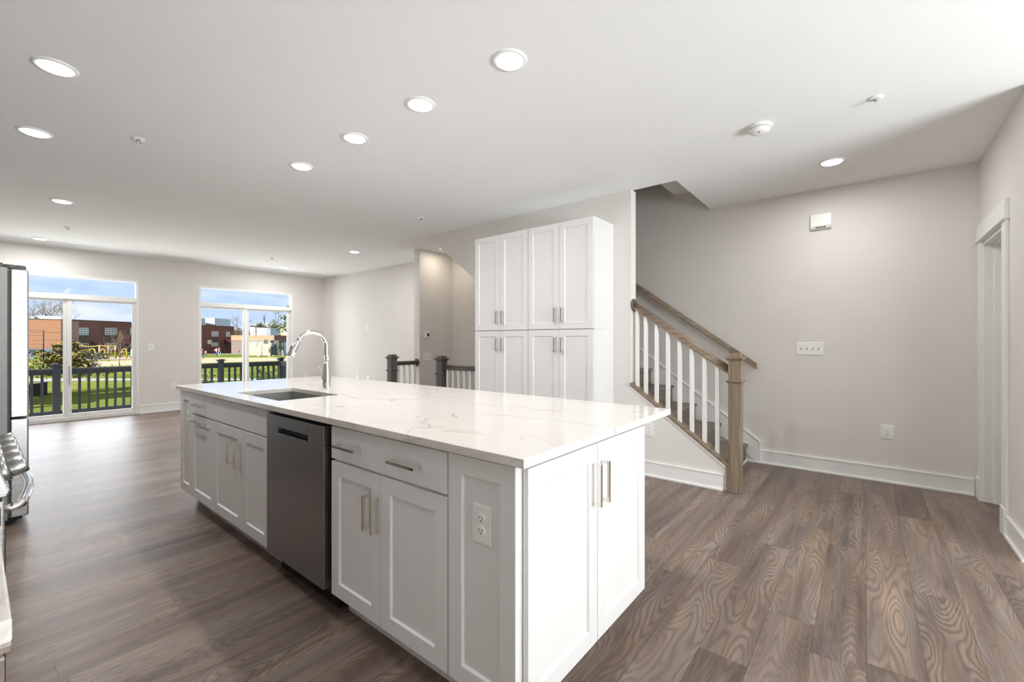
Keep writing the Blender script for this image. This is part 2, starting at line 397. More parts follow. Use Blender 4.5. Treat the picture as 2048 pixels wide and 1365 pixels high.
def quartz():
    m = mat('white_veined_quartz', (0.80, 0.765, 0.73), 0.09, spec=0.55); nt, L, b = nodes(m)
    tc = nt.new('ShaderNodeTexCoord')
    def vein(scale, width, seed, dist, soft):
        mp = nt.new('ShaderNodeMapping'); mp.inputs['Location'].default_value = (seed, seed * 1.7, seed * 0.3); mp.inputs['Rotation'].default_value = (0, 0, 0.5)
        mp.inputs['Scale'].default_value = (1.5, 0.55, 1.0)
        L.new(tc.outputs['Object'], mp.inputs[0])
        n = nt.new('ShaderNodeTexNoise'); n.inputs['Scale'].default_value = scale; n.inputs['Detail'].default_value = 4.5; n.inputs['Roughness'].default_value = 0.52; n.inputs['Distortion'].default_value = dist
        L.new(mp.outputs[0], n.inputs['Vector'])
        d = math_node(nt, L, 'ABSOLUTE', math_node(nt, L, 'SUBTRACT', n.outputs['Fac'], 0.5))
        r = nt.new('ShaderNodeMapRange'); r.inputs['From Min'].default_value = 0.0; r.inputs['From Max'].default_value = width
        r.inputs['To Min'].default_value = 1.0; r.inputs['To Max'].default_value = 0.0; L.new(d, r.inputs['Value'])
        n2 = nt.new('ShaderNodeTexNoise'); n2.inputs['Scale'].default_value = 1.7; n2.inputs['Detail'].default_value = 2.0; L.new(mp.outputs[0], n2.inputs['Vector'])
        k = nt.new('ShaderNodeMapRange'); k.inputs['From Min'].default_value = 0.44; k.inputs['From Max'].default_value = 0.62; L.new(n2.outputs['Fac'], k.inputs['Value'])
        return math_node(nt, L, 'MULTIPLY', math_node(nt, L, 'MULTIPLY', r.outputs[0], k.outputs[0]), soft)
    v = math_node(nt, L, 'MAXIMUM', vein(0.9, 0.0065, 3.1, 0.7, 0.75), vein(2.1, 0.0075, 8.4, 0.5, 0.35))
    x = nt.new('ShaderNodeMix'); x.data_type = 'RGBA'; L.new(v, x.inputs['Factor'])
    x.inputs['A'].default_value = (0.80, 0.765, 0.73, 1); x.inputs['B'].default_value = (0.33, 0.30, 0.28, 1)
    L.new(x.outputs['Result'], b.inputs['Base Color'])
    return m
M['quartz'] = quartz()

def brick(name, c1, c2, mortar, scale=1.0):
    m = mat(name, c1, 0.85); nt, L, b = nodes(m)
    tc = nt.new('ShaderNodeTexCoord'); sp = nt.new('ShaderNodeSeparateXYZ'); L.new(tc.outputs['Object'], sp.inputs[0])
    cb = nt.new('ShaderNodeCombineXYZ'); L.new(math_node(nt, L, 'ADD', sp.outputs['X'], sp.outputs['Y']), cb.inputs[0]); L.new(sp.outputs['Z'], cb.inputs[1])
    br = nt.new('ShaderNodeTexBrick'); br.inputs['Color1'].default_value = (*c1, 1); br.inputs['Color2'].default_value = (*c2, 1); br.inputs['Mortar'].default_value = (*mortar, 1)
    br.inputs['Scale'].default_value = 1.6 * scale; br.inputs['Mortar Size'].default_value = 0.015
    L.new(cb.outputs[0], br.inputs['Vector']); L.new(br.outputs['Color'], b.inputs['Base Color'])
    return m
M['brick_red'] = brick('red_brick', (0.136, 0.050, 0.042), (0.108, 0.040, 0.034), (0.176, 0.096, 0.080))
M['brick_orange'] = brick('orange_brick', (0.156, 0.064, 0.028), (0.138, 0.055, 0.024), (0.156, 0.095, 0.061))
M['brick_dark'] = brick('dark_brown_brick', (0.07, 0.05, 0.045), (0.055, 0.042, 0.04), (0.09, 0.07, 0.06))
M['stucco_white'] = mottle(mat('white_panel', (0.161, 0.161, 0.156), 0.7), 2.0, 0.03)
M['panel_grey_shade'] = mottle(mat('blue_grey_panel_and_shade', (0.30, 0.38, 0.46), 0.5), 3.0, 0.06, stretch=(0.2, 0.2, 4))  # blue-grey panels; also shade put into sides turned from the sun
M['siding_beige'] = mottle(mat('beige_siding', (0.121, 0.111, 0.090), 0.75), 2.0, 0.05, stretch=(0.1, 0.1, 6))
M['siding_white'] = mottle(mat('white_siding', (0.161, 0.156, 0.147), 0.7), 2.0, 0.04, stretch=(0.1, 0.1, 6))
M['siding_tan'] = mottle(mat('tan_siding', (0.142, 0.109, 0.067), 0.7), 2.0, 0.05, stretch=(0.1, 0.1, 6))
M['roof_slate'] = mottle(mat('grey_shingle_roof', (0.054, 0.063, 0.070), 0.8), 3.0, 0.12)
M['pane_far'] = mat('far_window_pane', (0.10, 0.15, 0.20), 0.15, spec=0.8)
M['far_frame'] = mat('far_white_frame', (0.62, 0.70, 0.72), 0.6)
M['awning_red'] = mottle(mat('dark_red_awning', (0.11, 0.012, 0.02), 0.7), 3.0, 0.1)
M['yellow'] = mottle(mat('yellow_painted_steel', (0.237, 0.156, 0.010), 0.4), 3.0, 0.05)
M['teal'] = mat('teal_painted_steel', (0.10, 0.42, 0.36), 0.45)
M['galv'] = mat('galvanised_steel', (0.42, 0.43, 0.45), 0.4, 0.7)
M['asphalt'] = mottle(mat('asphalt', (0.061, 0.061, 0.064), 0.9), 2.0, 0.1)
M['concrete'] = mottle(mat('concrete_path', (0.065, 0.056, 0.051), 0.9), 3.0, 0.1)
M['dirt'] = mottle(mat('orange_infield_dirt', (0.132, 0.072, 0.028), 0.95), 0.4, 0.12)
M['mulch'] = mottle(mat('playground_mulch', (0.081, 0.057, 0.043), 0.95), 0.6, 0.2)
M['bark'] = mottle(mat('grey_brown_bark', (0.050, 0.037, 0.030), 0.9), 12.0, 0.25)
M['twig'] = mottle(mat('pale_brown_twig', (0.102, 0.066, 0.045), 0.9), 12.0, 0.2)
M['deck'] = mottle(mat('pale_deck_board', (0.72, 0.70, 0.67), 0.7), 4.0, 0.15, stretch=(1, 12, 1))  # unseen deck floor, made pale to bounce light into the room

def grass():
    m = mat('lawn_grass', (0.12, 0.25, 0.05), 0.95, spec=0.0); nt, L, b = nodes(m)
    tc = nt.new('ShaderNodeTexCoord')
    n = nt.new('ShaderNodeTexNoise'); n.inputs['Scale'].default_value = 0.28; n.inputs['Detail'].default_value = 6; n.inputs['Roughness'].default_value = 0.65
    L.new(tc.outputs['Object'], n.inputs['Vector'])
    r = nt.new('ShaderNodeValToRGB'); e = r.color_ramp.elements
    e[0].position = 0.35; e[0].color = (0.027, 0.045, 0.010, 1); e[1].position = 0.68; e[1].color = (0.081, 0.076, 0.020, 1)
    k = e.new(0.5); k.color = (0.048, 0.063, 0.014, 1)
    L.new(n.outputs['Fac'], r.inputs[0]); L.new(r.outputs[0], b.inputs['Base Color'])
    return m
M['grass'] = grass()

def leaf(name, c1, c2, scale=1.3):
    m = mat(name, c1, 0.7, spec=0.2); nt, L, b = nodes(m)
    tc = nt.new('ShaderNodeTexCoord'); n = nt.new('ShaderNodeTexNoise'); n.inputs['Scale'].default_value = scale; n.inputs['Detail'].default_value = 3
    L.new(tc.outputs['Object'], n.inputs['Vector'])
    r = nt.new('ShaderNodeValToRGB'); r.color_ramp.elements[0].position = 0.38; r.color_ramp.elements[1].position = 0.62
    r.color_ramp.elements[0].color = (*c1, 1); r.color_ramp.elements[1].color = (*c2, 1)
    L.new(n.outputs['Fac'], r.inputs[0]); L.new(r.outputs[0], b.inputs['Base Color'])
    return m
M['leaf_yellow'] = leaf('yellow_green_foliage', (0.032, 0.039, 0.007), (0.131, 0.094, 0.019), 2.2)
M['leaf_green'] = leaf('green_foliage', (0.014, 0.028, 0.006), (0.067, 0.090, 0.016), 3.0)
M['leaf_dark'] = leaf('dark_conifer_foliage', (0.02, 0.045, 0.018), (0.06, 0.10, 0.035))
M['leaf_far'] = leaf('far_treeline_foliage', (0.040, 0.052, 0.020), (0.096, 0.056, 0.032), 0.15)

# ------------------------------------------------------------------ the room
H = 2.716                  # ceiling
XL, XR = -0.62, 5.13       # left wall, right (outer) wall
YB, YH, YF = 9.79, -0.71, -4.0   # back wall with the sliding doors, short wall with the doorway, front wall behind the camera
XS0, XS1 = 3.98, 4.09      # stair wall / knee wall
YW = 1.754                 # end of the full-height stair wall
TOP = 4.9                  # ceiling of the upper stair hall

bm = new_bm(); box(bm, XL - 0.15, XR + 0.15, YF - 0.15, YB + 0.15, -0.12, 0.0); struct('floor', bm, M['floor'])

bm = new_bm()              # ceiling with the stair opening
HX0, HX1, HY0, HY1 = 4.025, XR, 1.34, 4.784
box(bm, XL - 0.15, HX0, YF - 0.15, YB + 0.15, H, H + 0.28)
box(bm, HX0, XR, YF - 0.15, HY0, H, H + 0.231)
box(bm, HX0, XR, HY1, YB + 0.15, H, H + 0.28)
struct('ceiling', bm, M['ceiling'])

bm = new_bm()              # upper stair hall seen through the opening
box(bm, HX0, XR, YF, 1.723, H + 0.231, H + 0.36)
box(bm, HX0 - 0.12, XR + 0.1, 1.2, 6.6, TOP, TOP + 0.1)
struct('ceiling_upper', bm, M['ceiling'])
bm = new_bm()
box(bm, HX0 - 0.10, HX0, 1.6, 6.6, H + 0.28, TOP); box(bm, HX0, XR, 6.5, 6.6, H + 0.28, TOP)
box(bm, HX0 - 0.10, XR, 1.6, 1.723, H + 0.36, TOP)
struct('wall_upper', bm, M['wall'])

D1 = (0.08, 1.83); D2 = (2.70, 4.45); DZ = 2.31
bm = new_bm()
box(bm, XL - 0.15, D1[0], YB, YB + 0.15, 0, H); box(bm, D1[1], D2[0], YB, YB + 0.15, 0, H); box(bm, D2[1], XR + 0.15, YB, YB + 0.15, 0, H)
box(bm, D1[0], D1[1], YB, YB + 0.15, DZ, H); box(bm, D2[0], D2[1], YB, YB + 0.15, DZ, H)
struct('wall_back', bm, M['wall'])

bm = new_bm(); box(bm, XR, XR + 0.15, YF, YB, 0, TOP); struct('wall_right', bm, M['wall'])
bm = new_bm(); box(bm, XL - 0.15, XL, YF, YB, 0, H); struct('wall_left', bm, M['wall_brown'])

bm = new_bm()              # wall behind the pantry, its lower edge sloping with the stair
prism(bm, [(YW, 0), (3.5, 0), (3.5, 1.814), (4.753, H), (YW, H)], XS0, XS1, 'x')
struct('wall_stair', bm, M['wall'])
bm = new_bm()              # sloping underside of the stair
prism(bm, [(3.49, 1.798), (4.753, H - 0.008), (4.753, H - 0.001), (3.49, 1.805)], XS1, XR, 'x')
struct('ceiling_soffit', bm, M['ceiling'])
bm = new_bm(); box(bm, 4.43, XR, 5.45, 5.585, 0, H); struct('wall_partition', bm, M['wall'])

SL = 0.735                 # stair slope
def cap_z(y): return 0.196 + (0.828 - 0.196) / (1.747 - 0.886) * (y - 0.886)   # underside of the knee-wall cap
bm = new_bm(); prism(bm, [(0.895, 0), (YW, 0), (YW, cap_z(YW)), (0.895, cap_z(0.895))], XS0, XS1, 'x'); struct('wall_knee', bm, M['wall'])

DO = (4.272, 4.99); DOZ = 2.03
bm = new_bm()
box(bm, 3.75, DO[0], YH - 0.12, YH, 0, H); box(bm, DO[1], XR, YH - 0.12, YH, 0, H); box(bm, DO[0], DO[1], YH - 0.12, YH, DOZ, H)
box(bm, 3.75, 3.87, YF, YH - 0.12, 0, H)  # added unseen partition, keeps the front fill off the doorway jamb
struct('wall_hall', bm, M['wall'])
WX = (0.25, 3.3); WZ = (0.15, 2.62)
bm = new_bm()
box(bm, XL, WX[0], YF - 0.15, YF, 0, H); box(bm, WX[1], XR, YF - 0.15, YF, 0, H)
box(bm, WX[0], WX[1], YF - 0.15, YF, 0, WZ[0]); box(bm, WX[0], WX[1], YF - 0.15, YF, WZ[1], H)
struct('wall_front', bm, M['wall'])

# front window (behind the camera)
w1 = empty('window_1', ((WX[0] + WX[1]) / 2, YF - 0.07, WZ[0])); w1['kind'] = 'structure'
fr = [(WX[0], WX[0] + 0.06), (WX[1] - 0.06, WX[1])] + [(WX[0] + (WX[1] - WX[0]) * k / 3 - 0.03, WX[0] + (WX[1] - WX[0]) * k / 3 + 0.03) for k in (1, 2)]
boxes('window_frame', M['vinyl'], w1, [(a, b, YF - 0.11, YF - 0.02, WZ[0], WZ[1]) for a, b in fr] + [(WX[0], WX[1], YF - 0.105, YF - 0.025, z, z + 0.06) for z in (WZ[0], WZ[1] - 0.06, 1.37)])
boxes('window_glass', M['glass'], w1, [(WX[0] + 0.05, WX[1] - 0.05, YF - 0.07, YF - 0.064, WZ[0] + 0.05, WZ[1] - 0.05)])

# sliding glass doors
def sliding_door(name, x0, x1, g1, g2, handle):
    d = empty(name, ((x0 + x1) / 2, YB + 0.05, 0)); d['kind'] = 'structure'
    a, b = YB - 0.004, YB + 0.12
    bm = new_bm()
    box(bm, x0, x0 + 0.035, a, b, 0, DZ); box(bm, x1 - 0.035, x1, a, b, 0, DZ); box(bm, x0 + 0.035, x1 - 0.035, a, b, DZ - 0.035, DZ)
    box(bm, x0 + 0.035, x1 - 0.035, a + 0.02, b, 0, 0.055); box(bm, x0 + 0.035, x1 - 0.035, a + 0.004, b, 1.925, 2.005)
    obj('door_frame', bm, M['vinyl'], d, 0.003)
    bm = new_bm(); box(bm, x0 + 0.035, x1 - 0.035, YB + 0.06, YB + 0.066, 2.005, DZ - 0.035); obj('transom_glass', bm, M['glass'], d)
    for i, (p, q) in enumerate((g1, g2)):
        yy = YB + 0.03 + 0.035 * i if not handle else YB + 0.03 + 0.035 * (1 - i)
        l = x0 + 0.035 if i == 0 else p - 0.055
        r = q + 0.055 if i == 0 else x1 - 0.035
        bm = new_bm()
        box(bm, l, p, yy, yy + 0.032, 0.055, 1.925); box(bm, q, r, yy, yy + 0.032, 0.055, 1.925)
        box(bm, p, q, yy, yy + 0.032, 0.055, 0.108); box(bm, p, q, yy, yy + 0.032, 1.892, 1.925)
        s = obj('sash', bm, M['vinyl'], d, 0.003)
        bm = new_bm(); box(bm, p, q, yy + 0.013, yy + 0.019, 0.108, 1.892); obj('glass_pane', bm, M['glass'], s)
        if handle and i == 1:
            bm = new_bm(); box(bm, p - 0.036, p - 0.022, yy - 0.028, yy - 0.014, 0.57, 0.865); box(bm, p - 0.036, p - 0.022, yy - 0.015, yy, 0.585, 0.605); box(bm, p - 0.036, p - 0.022, yy - 0.015, yy, 0.83, 0.85)
            h = obj('handle', bm, M['greyplastic'], s, 0.003); h['label'] = 'grey pull handle'
    return d
sliding_door('door_1', D1[0], D1[1], (0.17, 0.915), (1.008, 1.744), True)
sliding_door('door_2', D2[0], D2[1], (2.757, 3.467), (3.592, 4.354), False)

# doorway on the right
d3 = empty('door_3', ((DO[0] + DO[1]) / 2, YH, 0)); d3['kind'] = 'structure'
yj = YH - 0.12
bm = new_bm()
box(bm, DO[1] - 0.018, DO[1], yj, YH + 0.001, 0, DOZ - 0.02); box(bm, DO[0], DO[0] + 0.018, yj, YH + 0.001, 0, DOZ - 0.02); box(bm, DO[0], DO[1], yj, YH + 0.001, DOZ - 0.02, DOZ)
obj('jamb', bm, M['trim'], d3, 0.002)
bm = new_bm()
box(bm, DO[1] - 0.030, DO[1] - 0.018, yj + 0.02, YH - 0.055, 0, DOZ - 0.032); box(bm, DO[0] + 0.018, DO[0] + 0.030, yj + 0.02, YH - 0.055, 0, DOZ - 0.032); box(bm, DO[0] + 0.018, DO[1] - 0.018, yj + 0.02, YH - 0.055, DOZ - 0.032, DOZ - 0.02)
obj('door_stop', bm, M['trim'], d3, 0.002)
bm = new_bm()
box(bm, DO[1] - 0.008, DO[1] + 0.10, YH, YH + 0.018, 0.18, DOZ + 0.01); box(bm, DO[0] - 0.098, DO[0] + 0.008, YH, YH + 0.018, 0.18, DOZ + 0.01)
obj('casing', bm, M['trim'], d3, 0.003)
bm = new_bm()
box(bm, DO[1] - 0.010, DO[1] + 0.105, YH, YH + 0.026, 0, 0.18); box(bm, DO[0] - 0.103, DO[0] + 0.010, YH, YH + 0.026, 0, 0.18)
obj('plinth_block', bm, M['trim'], d3, 0.004)
bm = new_bm()
box(bm, DO[0] - 0.108, DO[1] + 0.112, YH, YH + 0.034, DOZ + 0.01, DOZ + 0.028); box(bm, DO[0] - 0.098, DO[1] + 0.10, YH, YH + 0.022, DOZ + 0.028, DOZ + 0.15)
obj('head_casing', bm, M['trim'], d3, 0.003)
for z in (0.43, 1.04, 1.70):
    bm = new_bm(); box(bm, DO[1] - 0.0205, DO[1] - 0.018, yj, yj + 0.019, z, z + 0.09)
    h = obj('hinge', bm, M['galv'], d3); h['label'] = 'grey steel hinge leaf'

# baseboards, shoe moulding, skirt board
def baseboard(name, segs, axis, face, sgn):
    """segs along the axis; face = wall plane; sgn = into the room"""
    bm = new_bm()
    for a, b in segs:
        for th, z0, z1 in ((0.014, 0.0, 0.128), (0.019, 0.128, 0.140), (0.026, 0.0, 0.017)):
            if axis == 'y': box(bm, face, face + sgn * th, a, b, z0, z1)
            else: box(bm, a, b, face, face + sgn * th, z0, z1)
    return struct(name, bm, M['trim'], bevel=0.002)
baseboard('baseboard_back', [(XL, D1[0]), (D1[1], D2[0]), (D2[1], XR)], 'x', YB, -1)
baseboard('baseboard_right', [(YH + 0.027, 0.857), (5.585, YB - 0.026)], 'y', XR, -1)
baseboard('baseboard_stair', [(0.935, 1.90)], 'y', XS0, -1)
baseboard('baseboard_hall', [(3.75, DO[0] - 0.104)], 'x', YH, 1)
baseboard('baseboard_partition', [(4.43, XR)], 'x', 5.45, -1)
def skirt_z(y): return 0.216 + SL * (y - 0.857)
bm = new_bm()
prism(bm, [(0.857, 0), (4.6, 2.3), (4.6, skirt_z(4.6)), (0.857, skirt_z(0.857))], XR - 0.014, XR, 'x')
prism(bm, [(0.845, skirt_z(0.857) - 0.004), (4.6, skirt_z(4.6) - 0.010), (4.6, skirt_z(4.6) + 0.008), (0.845, skirt_z(0.857) + 0.008)], XR - 0.022, XR - 0.0005, 'x')
box(bm, XR - 0.022, XR - 0.0005, 0.845, 0.861, 0.03, skirt_z(0.857)); box(bm, XR - 0.027, XR, 0.857, 0.985, 0, 0.017)
struct('trim_1', bm, M['trim'], bevel=0.002)

# ------------------------------------------------------------------ stair
RISE, RUN, N0 = 0.187, 0.2545, 0.961
st = tag(empty('staircase', (4.6, 0.98, 0)), 'straight flight of brown-stained wooden steps climbing behind the white-spindled rail', 'stairs')
for i in range(14):
    z = RISE * (i + 1); y = N0 + RUN * i
    bm = new_bm(); box(bm, XS1 + 0.002, XR - 0.015, y, y + RUN + (0.03 if i < 13 else 0), z - 0.027, z); t = obj('tread', bm, M['wood_x'], st, 0.009)
    bm = new_bm(); box(bm, XS1 + 0.002, XR - 0.015, y + 0.024, y + 0.042, z - RISE, z - 0.027); obj('riser', bm, M['wood_x'], st)
bm = new_bm(); box(bm, XS1 + 0.09, XR - 0.014, N0 + 0.008, N0 + 0.024, 0, 0.018); o = obj('shoe_moulding', bm, M['trim'], st, 0.003); o['label'] = 'white strip at the foot of the first riser'

def newel(parent, x, y, top, w, m):
    h = w / 2
    n = obj('newel_post', (lambda b: (box(b, x - h, x + h, y - h, y + h, 0, top - 0.065), b)[1])(new_bm()), m, parent, 0.003)
    bm = new_bm()
    def frus(z0, z1, a, b2):
        A = [bm.verts.new((x + sx * a, y + sy * a, z0)) for sx, sy in ((-1, -1), (1, -1), (1, 1), (-1, 1))]
        B = [bm.verts.new((x + sx * b2, y + sy * b2, z1)) for sx, sy in ((-1, -1), (1, -1), (1, 1), (-1, 1))]
        bm.faces.new(A[::-1]); bm.faces.new(B)
        for i in range(4): bm.faces.new((A[i], A[(i + 1) % 4], B[(i + 1) % 4], B[i]))
    frus(top - 0.065, top - 0.045, h + 0.004, h + 0.016); frus(top - 0.045, top - 0.030, h + 0.022, h + 0.022); frus(top - 0.030, top, h - 0.004, h - 0.006)
    obj('cap', bm, m, n, 0.002)
    bm = new_bm()
    A = h + 0.016
    def ringbox(z0, z1, a): box(bm, x - a, x + a, y - a, y + a, z0, z1)
    ringbox(top - 0.238, top - 0.226, h + 0.016); ringbox(top - 0.250, top - 0.238, h + 0.008)
    obj('collar', bm, m, n, 0.003)
    return n

def rail_profile(w, h):
    return [(-w / 2, -h * 0.5), (w / 2, -h * 0.5), (w / 2, -h * 0.30), (w * 0.40, -h * 0.2), (w * 0.46, 0.1 * h), (w * 0.42, 0.32 * h), (w * 0.25, 0.47 * h), (0, 0.5 * h), (-w * 0.25, 0.47 * h), (-w * 0.42, 0.32 * h), (-w * 0.46, 0.1 * h), (-w * 0.40, -h * 0.2), (-w / 2, -h * 0.30)]

def sloped_rail(bm, x, y0, z0, y1, z1, w, h):
    """handrail in the y-z plane with plumb ends"""
    P = rail_profile(w, h)
    A = [bm.verts.new((x + p, y0, z0 + q)) for p, q in P]; B = [bm.verts.new((x + p, y1, z1 + q)) for p, q in P]
    bm.faces.new(A[::-1]); bm.faces.new(B); n = len(P)
    for i in range(n):
        f = bm.faces.new((A[i], A[(i + 1) % n], B[(i + 1) % n], B[i])); f.smooth = 3 <= i <= 10

XBAL = 4.035
RZ0, RZ1 = 1.010, 1.606     # rail centre at newel / at wall
sr = tag(empty('stair_railing', (XBAL, 0.85, 0)), 'brown wooden stair railing with white square spindles and tall newel post', 'railing')
newel(sr, 4.012, 0.848, 1.158, 0.094, M['wood_z'])
bm = new_bm(); sloped_rail(bm, XBAL, 0.895, RZ0, YW - 0.012, RZ1, 0.058, 0.074); obj('handrail', bm, M['wood_y'], sr)
bm = new_bm(); lathe(bm, [(0.062, 0.0), (0.062, -0.010), (0.054, -0.016)], (XBAL, YW, RZ1 + 0.0), 'y', 32); ro = obj('rosette', bm, M['greywood_z'], sr)
bm = new_bm()
def capq(y, up): return cap_z(y) + up
prism(bm, [(0.880, capq(0.88, 0)), (YW + 0.002, capq(YW, 0)), (YW + 0.002, capq(YW, 0.028)), (0.880, capq(0.88, 0.028))], XS0 - 0.018, XS1 + 0.012, 'x')
box(bm, XS0 - 0.018, XS1 - 0.02, 0.8955, 0.912, 0, capq(0.9, 0.01)); obj('base_cap', bm, M['wood_y'], sr, 0.003)
bm = new_bm(); prism(bm, [(0.915, capq(0.915, -0.024)), (YW - 0.001, capq(YW, -0.024)), (YW - 0.001, capq(YW, -0.001)), (0.915, capq(0.915, -0.001))], XS0 - 0.010, XS0 - 0.0005, 'x')
o = obj('cap_moulding', bm, M['trim'], sr); o['label'] = 'thin white moulding under the sloping cap'
def rail_z(y): return RZ0 + (RZ1 - RZ0) * (y - 0.895) / (YW - 0.012 - 0.895)
for y in (1.712, 1.628, 1.524, 1.418, 1.312, 1.206, 1.099, 0.994):
    h = 0.0165
    a, b = capq(y - h, 0.027), capq(y + h, 0.027); c, d = rail_z(y - h) - 0.037, rail_z(y + h) - 0.037
    bm = new_bm(); prism(bm, [(y - h, a), (y + h, b), (y + h, d), (y - h, c)], XBAL - h, XBAL + h, 'x'); obj('baluster', bm, M['trim'], sr, 0.002)

wr_ = tag(empty('wall_handrail', (5.06, 0.87, 0)), 'plain brown wooden handrail fixed along the beige wall above the steps', 'handrail')
bm = new_bm(); sloped_rail(bm, 5.055, 0.872, 1.003, 4.2, 1.003 + 0.717 * (4.2 - 0.872), 0.052, 0.062); obj('rail', bm, M['wood_y'], wr_)
for y in (1.12, 2.75, 3.9):
    z = 1.003 + 0.717 * (y - 0.872)
    bm = new_bm(); tube(bm, [(5.128, y, z - 0.075), (5.075, y, z - 0.075), (5.055, y, z - 0.055), (5.055, y, z - 0.030)], 0.007, 8); lathe(bm, [(0.022, 0), (0.022, -0.006)], (XR, y, z - 0.075), 'x', 16)
    obj('bracket', bm, M['galv'], wr_)

g1 = tag(empty('landing_railing', (3.96, 5.5, 0)), 'short dark railing from a grey newel to the end of the partition wall', 'railing')
newel(g1, 3.96, 5.51, 1.06, 0.105, M['greywood_z'])
bm = new_bm(); P = rail_profile(0.058, 0.062)
A = [bm.verts.new((4.008, 5.51 + p, 0.925 + q)) for p, q in P]; B = [bm.verts.new((4.418, 5.51 + p, 0.925 + q)) for p, q in P]
bm.faces.new(A); bm.faces.new(B[::-1])
for i in range(len(P)): bm.faces.new((A[i], A[(i + 1) % len(P)], B[(i + 1) % len(P)], B[i]))
obj('handrail', bm, M['greywood_y'], g1)
bm = new_bm(); lathe(bm, [(0.062, 0), (0.062, -0.010), (0.054, -0.016)], (4.43, 5.515, 0.925), 'x', 28); obj('rosette', bm, M['greywood_y'], g1)
for k in range(4):
    x = 4.075 + 0.100 * k
    bm = new_bm(); box(bm, x - 0.016, x + 0.016, 5.494, 5.526, 0, 0.895); obj('baluster', bm, M['trim'], g1, 0.002)

g2 = tag(empty('landing_railing', (3.98, 4.46, 0)), 'dark railing running from a grey newel to the tall white pantry cabinets', 'railing')
newel(g2, 3.99, 4.45, 1.06, 0.105, M['greywood_z'])
bm = new_bm(); sloped_rail(bm, 4.0, 4.40, 0.912, 3.50, 0.912, 0.058, 0.062); obj('handrail', bm, M['greywood_y'], g2)
for k in range(8):
    y = 4.335 - 0.105 * k
    bm = new_bm(); box(bm, 3.984, 4.016, y - 0.016, y + 0.016, 0, 0.882); obj('baluster', bm, M['trim'], g2, 0.002)

# ------------------------------------------------------------------ kitchen island
def pull(name, c, length, axis, out, parent, m=None):
    """square bar pull; c = centre of the bar's back on the face, axis along the bar, out = outward unit vector"""
    bm = new_bm(); o = Vector(out); a = {'x': Vector((1, 0, 0)), 'y': Vector((0, 1, 0)), 'z': Vector((0, 0, 1))}[axis]
    s = o.cross(a); c = Vector(c)
    def bar(p0, p1, w):
        lo = [min(p0[i], p1[i]) for i in range(3)]; hi = [max(p0[i], p1[i]) for i in range(3)]
        box(bm, lo[0], hi[0], lo[1], hi[1], lo[2], hi[2])
    hw = 0.0058
    bar(c + o * 0.024 - a * length / 2 - s * hw, c + o * 0.035 + a * length / 2 + s * hw, hw)
    for sg in (-1, 1):
        e = c + a * (sg * (length / 2 - 0.006))
        bar(e - a * 0.006 - s * hw, e + a * 0.006 + s * hw + o * 0.025, hw)
    return obj(name, bm, m or M['nickel'], parent, 0.0012)

XC = 1.0257                 # door faces of the long side
XB = 1.96                   # back of the cabinets
def carcass(parent, y0, y1, x0=XC + 0.021, x1=1.63, toe=True):
    bm = new_bm(); box(bm, x0, x1, y0 + 0.0005, y1 - 0.0005, 0.114, 0.884); obj('carcass', bm, M['cabinet'], parent)
    if toe:
        bm = new_bm(); box(bm, x0 + 0.065, x1, y0 + 0.0005, y1 - 0.0005, 0.0, 0.1135); obj('toe_kick', bm, M['cabinet'], parent)

def door(parent, y0, y1, z0, z1, hy=None, hz=None, hl=0.142, haxis='z', x=XC, name='door', flat=False):
    bm = new_bm()
    if flat: box(bm, x, x + 0.02, y0, y1, z0, z1)
    else: shaker(bm, y0, y1, z0, z1, x)
    d = obj(name, bm, M['cabinet'], parent, 0.0015)
    if hy is not None:
        for q in (hy if isinstance(hy, (list, tuple)) else [hy]): pull('handle', (x, q, hz), hl, haxis, (-1, 0, 0), d)
    return d
GRP_I = 'white shaker cabinets of the island'
c1 = tag(empty('base_cabinet', (1.3, 3.64, 0)), 'narrow white island cabinet between the sink cabinet and the far end, with horizontal pulls', 'cabinet', GRP_I)
carcass(c1, 3.413, 3.87); door(c1, 3.415, 3.868, 0.729, 0.876, 3.673, 0.800, 0.21, 'y', name='drawer_front', flat=True)
door(c1, 3.413, 3.868, 0.115, 0.718, 3.683, 0.682, 0.21, 'y')
c2 = tag(empty('base_cabinet', (1.3, 2.98, 0)), 'white island sink cabinet with two doors left of the dishwasher', 'cabinet', GRP_I)
bm = new_bm(); box(bm, XC + 0.021, XC + 0.04, 2.5415, 3.4115, 0.114, 0.884); box(bm, 1.61, 1.63, 2.5415, 3.4115, 0.114, 0.884); box(bm, XC + 0.04, 1.61, 2.5415, 2.56, 0.114, 0.884); box(bm, XC + 0.04, 1.61, 3.393, 3.4115, 0.114, 0.884); box(bm, XC + 0.04, 1.61, 2.56, 3.393, 0.114, 0.132)
obj('carcass', bm, M['cabinet'], c2); boxes('toe_kick', M['cabinet'], c2, [(XC + 0.086, 1.63, 2.5415, 3.4115, 0, 0.1135)])
door(c2, 2.5435, 3.4145, 0.729, 0.876, name='false_front', flat=True)
door(c2, 2.929, 3.411, 0.115, 0.718, 3.070, 0.565); door(c2, 2.543, 2.925, 0.115, 0.718, 3.000 - 0.002 - 0.045, 0.563)
c3 = tag(empty('base_cabinet', (1.3, 1.5, 0)), 'white island cabinet with wide two-pull drawer right of the dishwasher', 'cabinet', GRP_I)
carcass(c3, 1.115, 1.882); door(c3, 1.119, 1.881, 0.729, 0.873, (1.731, 1.338), 0.797, 0.168, 'y', name='drawer_front', flat=True)
door(c3, 1.507, 1.881, 0.115, 0.718, 1.580, 0.561); door(c3, 1.119, 1.503, 0.115, 0.718, 1.521, 0.561)

